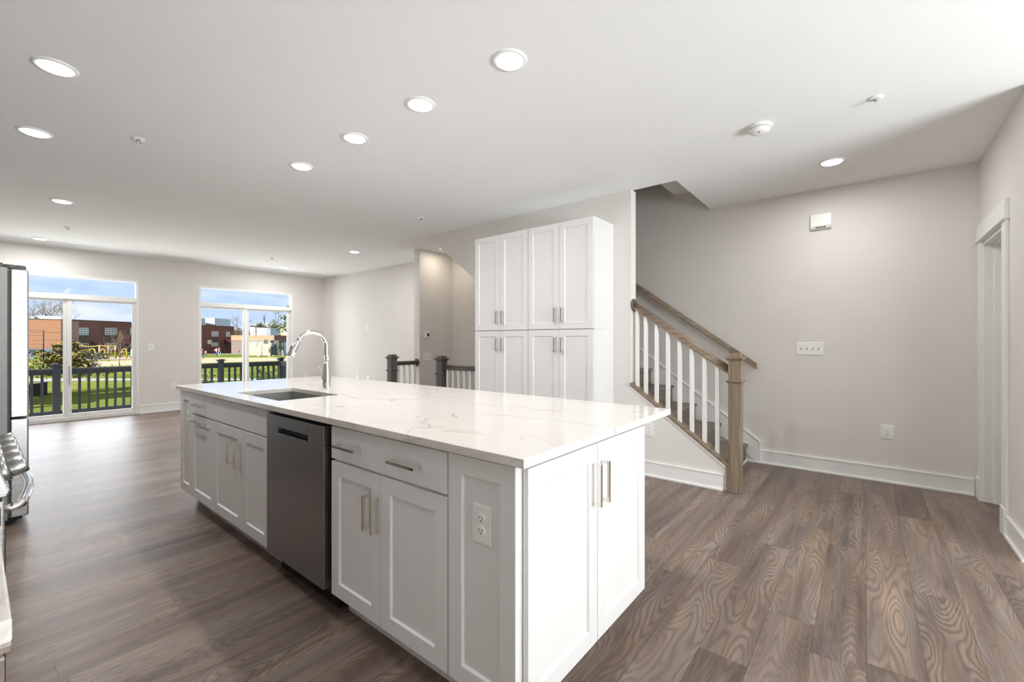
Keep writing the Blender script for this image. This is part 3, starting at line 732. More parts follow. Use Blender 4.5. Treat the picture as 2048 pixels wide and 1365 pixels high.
ce = tag(empty('base_cabinet', (1.5, 0.95, 0)), 'white two-door cabinet closing the near end of the island', 'cabinet', GRP_I)
bm = new_bm(); box(bm, 1.046, XB, 0.819, 1.1145, 0.114, 0.884); obj('carcass', bm, M['cabinet'], ce)
bm = new_bm(); box(bm, 1.11, XB, 0.885, 1.1145, 0, 0.1135); obj('toe_kick', bm, M['cabinet'], ce)
bm = new_bm(); shaker(bm, 0.817, 1.109, 0.114, 0.876, XC); obj('side_panel', bm, M['cabinet'], ce, 0.0015)
for x0, x1, hx in ((1.061, 1.499, 1.468), (1.503, 1.957, 1.535)):
    bm = new_bm(); shaker(bm, x0, x1, 0.115, 0.868, 0.7954, axis='y'); dd = obj('door', bm, M['cabinet'], ce, 0.0015)
    pull('handle', (hx, 0.7954, 0.7195), 0.158, 'z', (0, -1, 0), dd)
cf = tag(empty('end_panel', (1.3, 4.0, 0)), 'narrow white panelled filler with an outlet at the far end of the island', 'panel', GRP_I)
bm = new_bm(); shaker(bm, 3.874, 4.148, 0.117, 0.876, XC); obj('panel_front', bm, M['cabinet'], cf, 0.0015)
bm = new_bm(); box(bm, XC + 0.021, XB, 3.8705, 4.148, 0.114, 0.884); obj('carcass', bm, M['cabinet'], cf)
bm = new_bm(); box(bm, XC + 0.09, XB, 3.8705, 4.07, 0, 0.1135); obj('toe_kick', bm, M['cabinet'], cf)
bp_ = boxes('back_panel', M['cabinet'], None, [(1.94, XB, 1.116, 3.869, 0.0, 0.884)]); tag(bp_, 'plain white panel closing the seating side of the island', 'panel')

# dishwasher
dw = tag(empty('dishwasher', (1.3, 2.22, 0)), 'dark stainless dishwasher built into the white island', 'dishwasher')
Y0, Y1 = 1.926, 2.537
bm = new_bm(); box(bm, 1.05, 1.62, Y0 + 0.02, Y1 - 0.004, 0.10, 0.872); obj('body', bm, M['black'], dw)
XD = 1.012
bm = new_bm()               # lower door skin
prism(bm, [(XD, 0.118), (XD + 0.038, 0.118), (XD + 0.038, 0.7745), (XD, 0.7745)], Y0, Y1, 'y'); obj('door', bm, M['dark_steel'], dw, 0.003)
bm = new_bm()               # control strip with the pocket handle
hy0, hy1, hz0, hz1 = 2.065, 2.405, 0.766, 0.787
box(bm, XD, XD + 0.038, Y0, hy0, 0.776, 0.866); box(bm, XD, XD + 0.038, hy1, Y1, 0.776, 0.866); box(bm, XD, XD + 0.038, hy0, hy1, 0.806, 0.866)
box(bm, XD + 0.028, XD + 0.038, hy0, hy1, 0.776, 0.806); obj('control_panel', bm, M['dark_steel'], dw, 0.002)
bm = new_bm(); box(bm, XD + 0.024, XD + 0.028, hy0, hy1, 0.7765, 0.8055); o = obj('handle_pocket', bm, M['slot'], dw); o['label'] = 'dark recessed handle slot'
bm = new_bm(); box(bm, XD - 0.003, XD, hy0 - 0.012, hy0, 0.776, 0.806); box(bm, XD - 0.003, XD, hy0, hy1, 0.776, 0.779); obj('handle_lip', bm, M['steel_light'], dw)
bm = new_bm(); box(bm, 1.09, 1.10, Y0, Y1, 0.0, 0.10); obj('kick_plate', bm, M['black'], dw)

# worktop with sink cut-out
wt = empty('island_worktop', (1.6, 2.47, 0.885)); tag(wt, 'long white veined quartz worktop covering the island', 'worktop')
TX0, TX1, TY0, TY1, TZ0, TZ1 = 1.0033, 2.224, 0.7678, 4.176, 0.8855, 0.915
SX0, SX1, SY0, SY1 = 1.112, 1.487, 2.615, 3.285
bm = new_bm()
xs, ys = (TX0, SX0, SX1, TX1), (TY0, SY0, SY1, TY1)
V = {(i, j, k): bm.verts.new((xs[i], ys[j], (TZ0, TZ1)[k])) for i in range(4) for j in range(4) for k in range(2)}
for i in range(3):
    for j in range(3):
        if (i, j) == (1, 1): continue
        for k in range(2): bm.faces.new((V[i, j, k], V[i + 1, j, k], V[i + 1, j + 1, k], V[i, j + 1, k]))
for i in range(3):
    for j in (0, 3): bm.faces.new((V[i, j, 0], V[i + 1, j, 0], V[i + 1, j, 1], V[i, j, 1]))
    for q in (0, 3): bm.faces.new((V[q, i, 0], V[q, i + 1, 0], V[q, i + 1, 1], V[q, i, 1]))
for j in (1, 2): bm.faces.new((V[1, j, 0], V[2, j, 0], V[2, j, 1], V[1, j, 1])); bm.faces.new((V[j, 1, 0], V[j, 2, 0], V[j, 2, 1], V[j, 1, 1]))
obj('slab', bm, M['quartz'], wt, 0.003)

sk = tag(empty('sink', (1.3, 2.95, 0.66)), 'undermount stainless sink set into the island worktop', 'sink')
bm = new_bm(); zb, e = 0.665, 0.006
a0, a1, b0, b1 = SX0 + 0.0 - e, SX1 + e, SY0 - e, SY1 + e
box(bm, a0, a1, b0, b1, zb - 0.004, zb); box(bm, a0, a0 + 0.004, b0, b1, zb, 0.885); box(bm, a1 - 0.004, a1, b0, b1, zb, 0.885)
box(bm, a0 + 0.004, a1 - 0.004, b0, b0 + 0.004, zb, 0.885); box(bm, a0 + 0.004, a1 - 0.004, b1 - 0.004, b1, zb, 0.885)
obj('bowl', bm, M['sink'], sk)
bm = new_bm(); lathe(bm, [(0.045, 0.0), (0.045, 0.004), (0.03, 0.002)], (1.30, 2.95, zb), 'z', 24); obj('drain', bm, M['chrome'], sk)

fx, fy = 1.582, 2.966
fa = tag(empty('faucet', (fx, fy, 0.915)), 'chrome gooseneck pull-down faucet behind the island sink', 'faucet')
bm = new_bm(); lathe(bm, [(0.030, 0), (0.0295, 0.01), (0.028, 0.06), (0.027, 0.095), (0.0235, 0.13), (0.0195, 0.175), (0.0175, 0.20)], (fx, fy, 0.915), 'z', 28); obj('body', bm, M['chrome'], fa)
pts = [(fx, fy, 1.112), (fx, fy, 1.17), (fx, fy, 1.215)]
R_ = 0.104
for k in range(1, 15):
    a = math.pi * 0.875 * k / 14
    pts.append((fx - R_ * (1 - math.cos(a)), fy, 1.215 + R_ * math.sin(a)))
bm = new_bm(); tube(bm, pts, 0.0152, 16); obj('gooseneck', bm, M['chrome'], fa)
p1 = Vector(pts[-1]); dv = (Vector(pts[-1]) - Vector(pts[-2])).normalized()
bm = new_bm(); tube(bm, [p1 - dv * 0.002, p1 + dv * 0.02, p1 + dv * 0.06, p1 + dv * 0.108, p1 + dv * 0.116], [0.0165, 0.0175, 0.0215, 0.025, 0.021], 18); sh = obj('spray_head', bm, M['chrome'], fa)
bm = new_bm(); q = p1 + dv * 0.052 + Vector((-0.020, 0, 0.004)); tube(bm, [q - dv * 0.012, q + dv * 0.012], 0.006, 10); o = obj('spray_button', bm, M['rubber'], sh); o['label'] = 'small dark spray button'
bm = new_bm(); tube(bm, [(fx, fy + 0.02, 0.985), (fx, fy + 0.05, 0.985)], 0.016, 14)
tube(bm, [(fx, fy + 0.046, 0.985), (fx - 0.006, fy + 0.054, 1.01), (fx - 0.014, fy + 0.066, 1.05), (fx - 0.018, fy + 0.075, 1.075)], [0.008, 0.006, 0.0055, 0.007], 10)
obj('lever', bm, M['chrome'], fa)

# ------------------------------------------------------------------ pantry cabinets
XP = 3.57; PY = (1.933, 2.681, 3.429)
def pantry(y0, y1, z0, z1, top, label):
    t = tag(empty('pantry_cabinet', (3.77, (y0 + y1) / 2, z0)), label, 'cabinet', 'white pantry cabinets against the stair wall')
    bm = new_bm(); box(bm, XP + 0.021, XS0 - 0.001, y0 + 0.0007, y1 - 0.0007, z0 + (0 if top else 0.114), z1); obj('carcass', bm, M['cabinet'], t, 0.001)
    if not top:
        bm = new_bm(); box(bm, XP + 0.09, XS0 - 0.001, y0 + 0.0007, y1 - 0.0007, 0, 0.1135); obj('toe_kick', bm, M['cabinet'], t)
    ym = (y0 + y1) / 2
    d0, d1 = (z0 + 0.004, z1 - 0.002) if top else (0.118, z1 - 0.005)
    hz = 1.511 if top else 1.2225
    for a, b, hy in ((y0 + 0.004, ym - 0.002, ym - 0.0395), (ym + 0.002, y1 - 0.004, ym + 0.0395)):
        bm = new_bm(); shaker(bm, a, b, d0, d1, XP, fr=0.060); d = obj('door', bm, M['cabinet'], t, 0.0015)
        pull('handle', (XP, hy, hz), 0.138, 'z', (-1, 0, 0), d)
    return t
pantry(PY[1], PY[2], 1.373, 2.404, True, 'white upper pantry cabinet nearest the landing railing')
pantry(PY[0], PY[1], 1.373, 2.404, True, 'white upper pantry cabinet nearest the staircase')
pantry(PY[1], PY[2], 0.0, 1.372, False, 'white lower pantry cabinet nearest the landing railing')
pantry(PY[0], PY[1], 0.0, 1.372, False, 'white lower pantry cabinet nearest the staircase')

# ------------------------------------------------------------------ left side: counter, range, fridge
wl = boxes('counter_worktop', M['quartz'], None, [(XL + 0.001, 0.032, 0.815, 1.742, 0.886, 0.915)], 0.003); tag(wl, 'pale quartz worktop end beside the range at the left', 'worktop')
cl = tag(empty('base_cabinet', (-0.3, 1.28, 0)), 'white base cabinet under the left counter beside the range', 'cabinet')
bm = new_bm(); box(bm, XL + 0.001, -0.008, 0.83, 1.74, 0.114, 0.885); obj('carcass', bm, M['cabinet'], cl)
bm = new_bm(); box(bm, XL + 0.001, -0.09, 0.83, 1.74, 0, 0.1135); obj('toe_kick', bm, M['cabinet'], cl)
def door_px(parent, y0, y1, z0, z1, hy, hz, hl, haxis, name, flat):
    bm = new_bm()
    if flat: box(bm, -0.0075, 0.012, y0, y1, z0, z1)
    else:
        shaker(bm, y0, y1, z0, z1, 0.0)
        for v in bm.verts: v.co.x = 0.0125 - v.co.x
    d = obj(name, bm, M['cabinet'], parent, 0.0015)
    pull('handle', (0.0045, hy, hz), hl, haxis, (1, 0, 0), d)
door_px(cl, 0.833, 1.737, 0.729, 0.876, 1.12, 0.785, 0.20, 'y', 'drawer_front', True)
door_px(cl, 0.833, 1.283, 0.117, 0.718, 1.24, 0.60, 0.14, 'z', 'door', False); door_px(cl, 1.287, 1.737, 0.117, 0.718, 1.33, 0.60, 0.14, 'z', 'door', False)

rg = tag(empty('range', (-0.28, 2.13, 0)), 'stainless kitchen range with five front knobs at the left edge', 'range')
RY0, RY1 = 1.752, 2.512
bm = new_bm(); box(bm, -0.60, 0.018, RY0, RY1, 0.03, 0.895); obj('body', bm, M['black'], rg)
bm = new_bm(); box(bm, -0.60, 0.010, RY0 - 0.001, RY1 + 0.001, 0.896, 0.922); obj('cooktop', bm, M['steel'], rg, 0.003)
bm = new_bm()
for k in range(3):
    y0 = RY0 + 0.03 + k * 0.236
    for y in (y0, y0 + 0.075, y0 + 0.15, y0 + 0.225): box(bm, -0.54, -0.03, y - 0.005, y + 0.005, 0.940, 0.956)
    for x in (-0.54, -0.285, -0.04): box(bm, x - 0.005, x + 0.005, y0, y0 + 0.225, 0.922, 0.956)
obj('grate', bm, M['black'], rg)
bm = new_bm(); prism(bm, [(0.0105, 0.846), (0.060, 0.846), (0.066, 0.862), (0.048, 0.918), (0.034, 0.931), (0.0105, 0.931)], RY0, RY1, 'y'); obj('control_panel', bm, M['steel_light'], rg, 0.004)
ax = Vector((0.95, 0, 0.31)).normalized()
for k in range(5):
    y = 1.86 + 0.135 * k; p = Vector((0.055, y, 0.893))
    bm = new_bm(); tube(bm, [p - ax * 0.006, p + ax * 0.012], 0.027, 20); tube(bm, [p + ax * 0.012, p + ax * 0.016, p + ax * 0.044, p + ax * 0.048], [0.020, 0.0225, 0.0215, 0.018], 20)
    k_ = obj('knob', bm, M['steel'], rg)
bm = new_bm(); box(bm, 0.019, 0.056, RY0 + 0.002, RY1 - 0.002, 0.175, 0.838); od = obj('oven_door', bm, M['steel_light'], rg, 0.004)
bm = new_bm(); box(bm, 0.056, 0.0585, RY0 + 0.035, RY1 - 0.035, 0.24, 0.75); obj('oven_window', bm, M['darkglass'], od)
bm = new_bm(); box(bm, 0.028, 0.049, RY0 + 0.0005, RY0 + 0.0025, 0.775, 0.822); o = obj('vent_slot', bm, M['slot'], od); o['label'] = 'dark slot in the door edge'
hp = [(0.054, RY0 + 0.06, 0.80), (0.082, RY0 + 0.062, 0.805)]
for k in range(13):
    s = k / 12; hp.append((0.088 + 0.030 * math.sin(math.pi * s), RY0 + 0.07 + s * (RY1 - RY0 - 0.14), 0.806))
hp += [(0.082, RY1 - 0.062, 0.805), (0.054, RY1 - 0.06, 0.80)]
bm = new_bm(); tube(bm, hp, 0.0115, 12); obj('handle', bm, M['chrome'], od)
bm = new_bm(); box(bm, 0.019, 0.05, RY0 + 0.002, RY1 - 0.002, 0.05, 0.168); obj('drawer', bm, M['steel'], rg, 0.004)
for y in (RY0 + 0.06, RY1 - 0.06):
    for x in (-0.5, -0.05):
        bm = new_bm(); lathe(bm, [(0.018, 0), (0.018, 0.03)], (x, y, 0), 'z', 12); obj('foot', bm, M['rubber'], rg)

fg = tag(empty('refrigerator', (-0.2, 4.96, 0)), 'tall stainless refrigerator at the left edge in front of the glass door', 'refrigerator')
FY0, FY1, FX = 4.505, 5.415, 0.252
bm = new_bm(); box(bm, XL + 0.03, 0.155, FY0, FY1, 0.045, 1.755); obj('body', bm, mottle(mat('grey_textured_steel', (0.34, 0.34, 0.335), 0.55, 0.6), 60, 0.05), fg, 0.003)
bm = new_bm(); box(bm, 0.155, 0.166, FY0 + 0.012, FY1 - 0.012, 0.06, 1.74); obj('gasket', bm, M['hinge_grey'], fg)
ym = (FY0 + FY1) / 2
for a, b in ((FY0, ym - 0.002), (ym + 0.002, FY1)):
    bm = new_bm(); box(bm, 0.166, FX, a, b, 0.735, 1.748); obj('door', bm, M['steel_light'], fg, 0.008)
bm = new_bm(); box(bm, 0.166, FX, FY0, FY1, 0.055, 0.728); obj('freezer_drawer', bm, M['steel_light'], fg, 0.008)
for a in (FY0 + 0.005, FY1 - 0.085):
    bm = new_bm(); box(bm, -0.05, 0.135, a, a + 0.08, 1.756, 1.785)
    lathe(bm, [(0.036, 0.0), (0.036, 0.022), (0.03, 0.028)], (0.165, a + 0.04, 1.752), 'z', 20); lathe(bm, [(0.030, 0.0), (0.030, 0.026), (0.024, 0.031)], (0.212, a + 0.04, 1.749), 'z', 20)
    box(bm, 0.13, 0.238, a + 0.012, a + 0.07, 1.7495, 1.768)
    obj('hinge_cover', bm, M['hinge_grey'], fg, 0.002)
for y in (FY0 + 0.09, FY1 - 0.09):
    bm = new_bm(); lathe(bm, [(0.030, -0.03), (0.030, 0.03)], (0.17, y, 0.0305), 'y', 18); box(bm, 0.09, 0.225, y - 0.045, y + 0.045, 0.03, 0.06); obj('roller_foot', bm, M['rubber'], fg)

# ------------------------------------------------------------------ wall plates and devices
def plate_outlet(loc, rz, label, w=0.088, h=0.122, group=None, cat='outlet'):
    t = tag(empty('wall_outlet', loc, rz), label, cat, group)
    bm = new_bm(); box(bm, -w / 2, w / 2, -0.006, -0.0003, -h / 2, h / 2); obj('plate', bm, M['plastic'], t, 0.003, local=True)
    for s in (-1, 1):
        zc = s * 0.0195
        bm = new_bm(); lathe(bm, [(0.0168, -0.006), (0.0168, -0.0082), (0.0155, -0.009)], (0, 0, zc), 'y', 24); r = obj('receptacle', bm, M['plastic'], t, local=True)
        bm = new_bm(); box(bm, -0.0075, -0.0055, -0.0096, -0.0088, zc - 0.001, zc + 0.008); box(bm, 0.0055, 0.0075, -0.0096, -0.0088, zc, zc + 0.007); lathe(bm, [(0.0024, -0.0088), (0.0024, -0.0096)], (0, 0, zc - 0.0075), 'y', 10)
        o = obj('slots', bm, M['slot'], r, local=True); o['label'] = 'dark plug slots'
    return t
def plate_switch(loc, rz, n, label, cat='switch'):
    w = 0.047 * n + 0.030; t = tag(empty('light_switch', loc, rz), label, cat)
    bm = new_bm(); box(bm, -w / 2, w / 2, -0.006, -0.0003, -0.061, 0.061); obj('plate', bm, M['plastic'], t, 0.003, local=True)
    for k in range(n):
        x = (k - (n - 1) / 2) * 0.047
        bm = new_bm(); box(bm, x - 0.0055, x + 0.0055, -0.0072, -0.006, -0.012, 0.012); s = obj('toggle_slot', bm, M['greyplastic'], t, local=True)
        bm = new_bm(); prism(bm, [(-0.006, -0.002), (-0.018, 0.006), (-0.018, 0.011), (-0.006, 0.008)], x - 0.0035, x + 0.0035, 'x'); obj('toggle', bm, M['plastic'], t, local=True)
    return t
NX, NY = -math.pi / 2, 0.0    # facing -x / facing -y
plate_switch((XR, 0.4275, 1.185), NX, 4, 'four-gang white toggle switch plate beside the staircase')
plate_outlet((XR, -0.144, 0.450), NX, 'white outlet low on the beige wall between the stairs and doorway')
plate_outlet((XS0, 1.575, 0.434), NX, 'white outlet on the knee wall just past the island corner')
plate_outlet((XC + 0.009, 0.959, 0.668), NX, 'white outlet on the near panel of the island', 0.08, 0.123)
plate_outlet((XC + 0.009, 3.974, 0.680), NX, 'white outlet on the far panel of the island', 0.08, 0.11)
plate_switch((1.998, YB, 1.166), NY, 1, 'single white switch on the back wall right of the left glass door')
plate_outlet((2.331, YB, 0.444), NY, 'white outlet low on the back wall between the two glass doors')
plate_outlet((4.735, YB, 0.485), NY, 'white outlet on the back wall right of the right glass door')
plate_switch((XR, 7.97, 1.56), NX, 1, 'single white switch on the far side wall near the corner')
plate_outlet((XR, 8.33, 0.49), NX, 'white outlet on the far side wall, nearer the corner of two')
plate_outlet((XR, 7.95, 0.49), NX, 'white outlet on the far side wall, farther from the corner of two')
plate_switch((4.585, 5.45, 1.016), NY, 3, 'three-gang white switch plate on the partition under the thermostat')
th = tag(empty('thermostat', (4.57, 5.45, 1.36)), 'square white thermostat with dark display on the partition wall', 'thermostat')
bm = new_bm(); box(bm, -0.055, 0.055, -0.022, -0.0003, -0.052, 0.052); obj('housing', bm, M['plastic'], th, 0.006, local=True)
bm = new_bm(); box(bm, -0.004, 0.038, -0.0235, -0.022, -0.026, 0.026); o = obj('display', bm, mat('thermostat_display', (0.05, 0.05, 0.04), 0.2), th, local=True); o['label'] = 'small dark display'

al = tag(empty('alarm_sounder', (XR, 0.338, 2.40), NX), 'white alarm sounder box high on the wall above the switches', 'alarm')
bm = new_bm(); prism(bm, [(-0.0003, -0.078), (-0.0003, 0.078), (-0.038, 0.072), (-0.042, -0.040), (-0.030, -0.066)], -0.082, 0.082, 'x'); obj('housing', bm, M['plastic'], al, 0.003, local=True)
bm = new_bm()
for k in range(4): box(bm, -0.040 + k * 0.021, -0.026 + k * 0.021, -0.0415, -0.030, -0.058, -0.050)
o = obj('vents', bm, M['slot'], al, local=True); o['label'] = 'row of dark sound vents'

# ------------------------------------------------------------------ ceiling fixtures
def downlight(x, y, label, r=0.070, power=None, color=(1.0, 0.98, 0.955)):
    t = tag(empty('recessed_light', (x, y, H)), label, 'ceiling light', 'round recessed ceiling lights')
    bm = new_bm(); lathe(bm, [(r + 0.022, 0.0), (r + 0.020, -0.007), (r + 0.004, -0.009), (r, -0.006), (r, 0.0)], (0, 0, 0), 'z', 36, cap=False); obj('trim_ring', bm, M['plastic'], t, local=True)
    bm = new_bm(); lathe(bm, [(r, -0.006), (r * 0.97, -0.012), (r * 0.85, -0.0165), (r * 0.5, -0.019), (0.004, -0.0195)], (0, 0, 0), 'z', 36); l = obj('lens', bm, M['lamp'], t, local=True); l['label'] = 'glowing white lens'
    ld = bpy.data.lights.new('lamp_light', 'AREA'); ld.shape = 'DISK'; ld.size = 2 * r * 0.9; ld.energy = LAMP_W if power is None else power; ld.color = color
    lo = bpy.data.objects.new('lamp_light', ld); COL.objects.link(lo); lo.parent = t; lo.location = (0, 0, -0.024)
    return t
LIGHTS = [
 (0.283, 3.349, 'largest recessed light at the far left of the ceiling'),
 (0.281, 4.501, 'second nearest recessed light of the left ceiling row'),
 (0.595, 6.491, 'small recessed light of the left row, third from the camera'),
 (0.612, 9.097, 'farthest recessed light of the left row, above the left glass door'),
 (1.758, 1.439, 'largest recessed light above the near end of the island'),
 (1.741, 2.134, 'second recessed light from the front above the island'),
 (1.731, 2.850, 'third recessed light from the front above the island'),
 (1.729, 3.650, 'fourth recessed light from the front, above the sink end of the island'),
 (3.918, 6.461, 'recessed light near the partition wall by the landing'),
 (3.883, 8.904, 'recessed light nearest the far corner right of the right glass door'),
 (4.391, 0.217, 'recessed light near the staircase wall at the right'),
 (4.660, 5.130, 'recessed light half hidden above the landing'),
]
for x, y, lab in LIGHTS: downlight(x, y, lab, power=LAMP_W * (0.30 if 'hidden' in lab else (1.6 if y > 6 else 1.0)), color=(1.0, 0.87, 0.72) if 'hidden' in lab else (1.0, 0.98, 0.955))
for x, y, lab in (  # unseen lamps, added behind the camera and in the side room
                  (0.9, -1.6, 'added unseen recessed light behind the island towards the front window'), (2.3, -1.6, 'added unseen recessed light near the short hall wall'), (0.9, -3.1, 'added unseen recessed light nearest the front window, left'), (2.3, -3.1, 'added unseen recessed light nearest the front window, right'), (4.5, -2.2, 'added unseen lamp in the side room, brightening the right doorway')):
    downlight(x, y, lab)

def sprinkler(x, y, label):
    t = tag(empty('sprinkler_head', (x, y, H)), label, 'sprinkler', 'small white ceiling sprinklers')
    bm = new_bm(); lathe(bm, [(0.040, 0.0), (0.040, -0.003), (0.030, -0.008), (0.018, -0.009)], (0, 0, 0), 'z', 24); obj('escutcheon', bm, M['plastic'], t, local=True)
    bm = new_bm(); lathe(bm, [(0.010, -0.008), (0.010, -0.018)], (0, 0, 0), 'z', 14); tube(bm, [(-0.011, 0, -0.016), (-0.011, 0, -0.034), (0, 0, -0.040)], 0.0025, 8); tube(bm, [(0.011, 0, -0.016), (0.011, 0, -0.034), (0, 0, -0.040)], 0.0025, 8)
    obj('frame', bm, M['galv'], t, local=True)
    bm = new_bm(); lathe(bm, [(0.015, -0.040), (0.015, -0.042)], (0, 0, 0), 'z', 18); obj('deflector', bm, M['plastic'], t, local=True)
sprinkler(0.76, 4.077, 'small sprinkler between the left and island rows of lights')
sprinkler(0.781, 7.938, 'small sprinkler far back at the left, near the left glass door')
sprinkler(3.347, 4.083, 'small sprinkler above the tall pantry cabinets')
sprinkler(3.411, -0.043, 'small sprinkler at the right, beyond the smoke detector')
sprinkler(3.30, 8.05, 'small sprinkler near the far right recessed light')
sd = tag(empty('smoke_detector', (3.367, 0.564, H)), 'round white smoke detector on the ceiling near the stair opening', 'smoke detector')
bm = new_bm(); lathe(bm, [(0.074, 0.0), (0.074, -0.012), (0.068, -0.016)], (0, 0, 0), 'z', 36); obj('base', bm, M['plastic'], sd, local=True)
bm = new_bm(); lathe(bm, [(0.060, -0.0162), (0.060, -0.020)], (0, 0, 0), 'z', 36); o = obj('gap_ring', bm, M['greyplastic'], sd, local=True)
bm = new_bm(); lathe(bm, [(0.064, -0.020), (0.062, -0.034), (0.050, -0.044), (0.02, -0.047)], (0, 0, 0), 'z', 36); obj('cover', bm, M['plastic'], sd, local=True)
bm = new_bm(); lathe(bm, [(0.006, -0.044), (0.006, -0.0485)], (-0.022, 0.0, 0), 'z', 12); o = obj('sensor', bm, M['slot'], sd, local=True); o['label'] = 'small dark sensor dot'

# ------------------------------------------------------------------ outdoors: deck, lawn, playing field
bm = new_bm(); box(bm, -14, 9.0, YB + 0.15, 11.90, -0.30, -0.17); struct('deck', bm, M['deck'])

def flat(name, pts, z, m):
    bm = new_bm(); bm.faces.new([bm.verts.new((p[0], p[1], z)) for p in pts]); return struct(name, bm, m)
flat('ground_lawn', [(-260, 9.95), (420, 9.95), (420, 420), (-260, 420)], -1.5, M['grass'])
def from_px(pts): return [ground(*p) for p in pts]
flat('ground_infield', from_px([(150, 729), (190, 723.5), (265, 720.5), (404, 716), (600, 715.5), (600, 721), (490, 724), (404, 727), (265, 731), (165, 735)]), -1.49, M['dirt'])
flat('ground_path', from_px([(-60, 757), (265, 757.8), (640, 757.5), (640, 761), (265, 761.6), (-60, 765)]), -1.49, M['concrete'])
flat('ground_road', from_px([(-40, 702.5), (640, 702.5), (640, 705), (-40, 705)]), -1.485, M['asphalt'])
flat('ground_play_mulch', from_px([(146, 716.5), (270, 714), (270, 719), (146, 722)]), -1.488, M['mulch'])
flat('ground_walk', from_px([(404, 708), (600, 707.5), (600, 709), (404, 709.5)]), -1.486, M['concrete'])

def deck_railing(name, label, pts_posts, runs, group='charcoal railings of the deck'):
    t = tag(empty(name, (*pts_posts[0], -0.17)), label, 'railing', group)
    for x, y in pts_posts:
        bm = new_bm(); box(bm, x - 0.052, x + 0.052, y - 0.052, y + 0.052, -0.17, 0.80); p = obj('post', bm, M['charcoal'], t)
        bm = new_bm(); prism(bm, [(-0.070, 0.800), (0.070, 0.800), (0.082, 0.812), (0.082, 0.822), (0.03, 0.842), (-0.03, 0.842), (-0.082, 0.822), (-0.082, 0.812)], y - 0.075, y + 0.075, 'y')
        for v in bm.verts: v.co.x += x
        obj('post_cap', bm, M['charcoal'], p)
    for (x0, y0), (x1, y1) in runs:
        bm = new_bm()
        if abs(x1 - x0) > abs(y1 - y0): box(bm, x0, x1, y0 - 0.04, y0 + 0.04, 0.70, 0.745); box(bm, x0, x1, y0 - 0.022, y0 + 0.022, 0.635, 0.70)
        else: box(bm, x0 - 0.04, x0 + 0.04, y0, y1, 0.70, 0.745); box(bm, x0 - 0.022, x0 + 0.022, y0, y1, 0.635, 0.70)
        obj('top_rail', bm, M['charcoal'], t)
        bm = new_bm()
        if abs(x1 - x0) > abs(y1 - y0): box(bm, x0, x1, y0 - 0.024, y0 + 0.024, -0.115, -0.045)
        else: box(bm, x0 - 0.024, x0 + 0.024, y0, y1, -0.115, -0.045)
        obj('bottom_rail', bm, M['charcoal'], t)
        L_ = math.hypot(x1 - x0, y1 - y0); n = max(1, int(round(L_ / 0.1315)))
        for k in range(1, n):
            x, y = x0 + (x1 - x0) * k / n, y0 + (y1 - y0) * k / n
            bm = new_bm(); box(bm, x - 0.019, x + 0.019, y - 0.019, y + 0.019, -0.045, 0.635); obj('baluster', bm, M['charcoal'], t)
YD = 11.8
deck_railing('deck_railing', 'long charcoal deck railing seen through both glass doors', [(-1.85, YD), (1.008, YD), (3.695, YD), (5.05, YD)],
             [((-1.798, YD), (0.956, YD)), ((1.06, YD), (3.643, YD)), ((3.747, YD), (4.998, YD))])
deck_railing('deck_railing', 'short side run of charcoal railing returning to the house from the corner post', [(5.05, 10.05)], [((5.05, 10.102), (5.05, YD - 0.085))])

# --- buildings
class Face:
    """a vertical facade through P along unit direction d; px/py of the frame -> position on it"""
    def __init__(s, P, d): s.P = Vector((P[0], P[1], 0)); s.d = Vector((d[0], d[1], 0)).normalized(); s.n = Vector((s.d.y, -s.d.x, 0))
    def L(s, px):
        t = (px - 1024) / FPX; r = Vector((SN + t * CS, CS - t * SN, 0))
        # P + L d = k r
        det = -s.d.x * r.y + s.d.y * r.x
        return (s.P.x * r.y - s.P.y * r.x) / det
    def at(s, L, out=0.0): return s.P + s.d * L + s.n * out
    def depth(s, L): q = s.at(L); return q.x * SN + q.y * CS
    def z(s, L, py): return height_at(py, s.depth(L))
    def slab(s, bm, L0, L1, o0, o1, z0, z1, mi=0):
        q = [s.at(L0, o0), s.at(L1, o0), s.at(L1, o1), s.at(L0, o1)]
        prism(bm, [(v.x, v.y) for v in q], z0, z1, 'z', mi)
def fwin(parent, F, px0, px1, py0, py1, cols=2, rows=3):
    a, b = F.L(px0), F.L(px1); z1, z0 = F.z(a, py0), F.z(a, py1); bm = new_bm(); w = 0.09
    for k in range(cols + 1):
        x = a + (b - a) * k / cols; F.slab(bm, x - w / 2, x + w / 2, 0.01, 0.10, z0, z1)
    for k in range(rows + 1):
        z = z0 + (z1 - z0) * k / rows; F.slab(bm, a, b, 0.01, 0.09, z - w / 2, z + w / 2)
    f = obj('window', bm, M['far_frame'], parent)
    bm = new_bm(); F.slab(bm, a, b, 0.005, 0.04, z0, z1); obj('pane', bm, M['pane_far'], f)
def fpanel(parent, F, name, px0, px1, py0, py1, m, o0=0.0, o1=0.05):
    a, b = F.L(px0), F.L(px1); bm = new_bm(); F.slab(bm, a, b, o0, o1, F.z(a, py1), F.z(a, py0)); return obj(name, bm, m, parent)
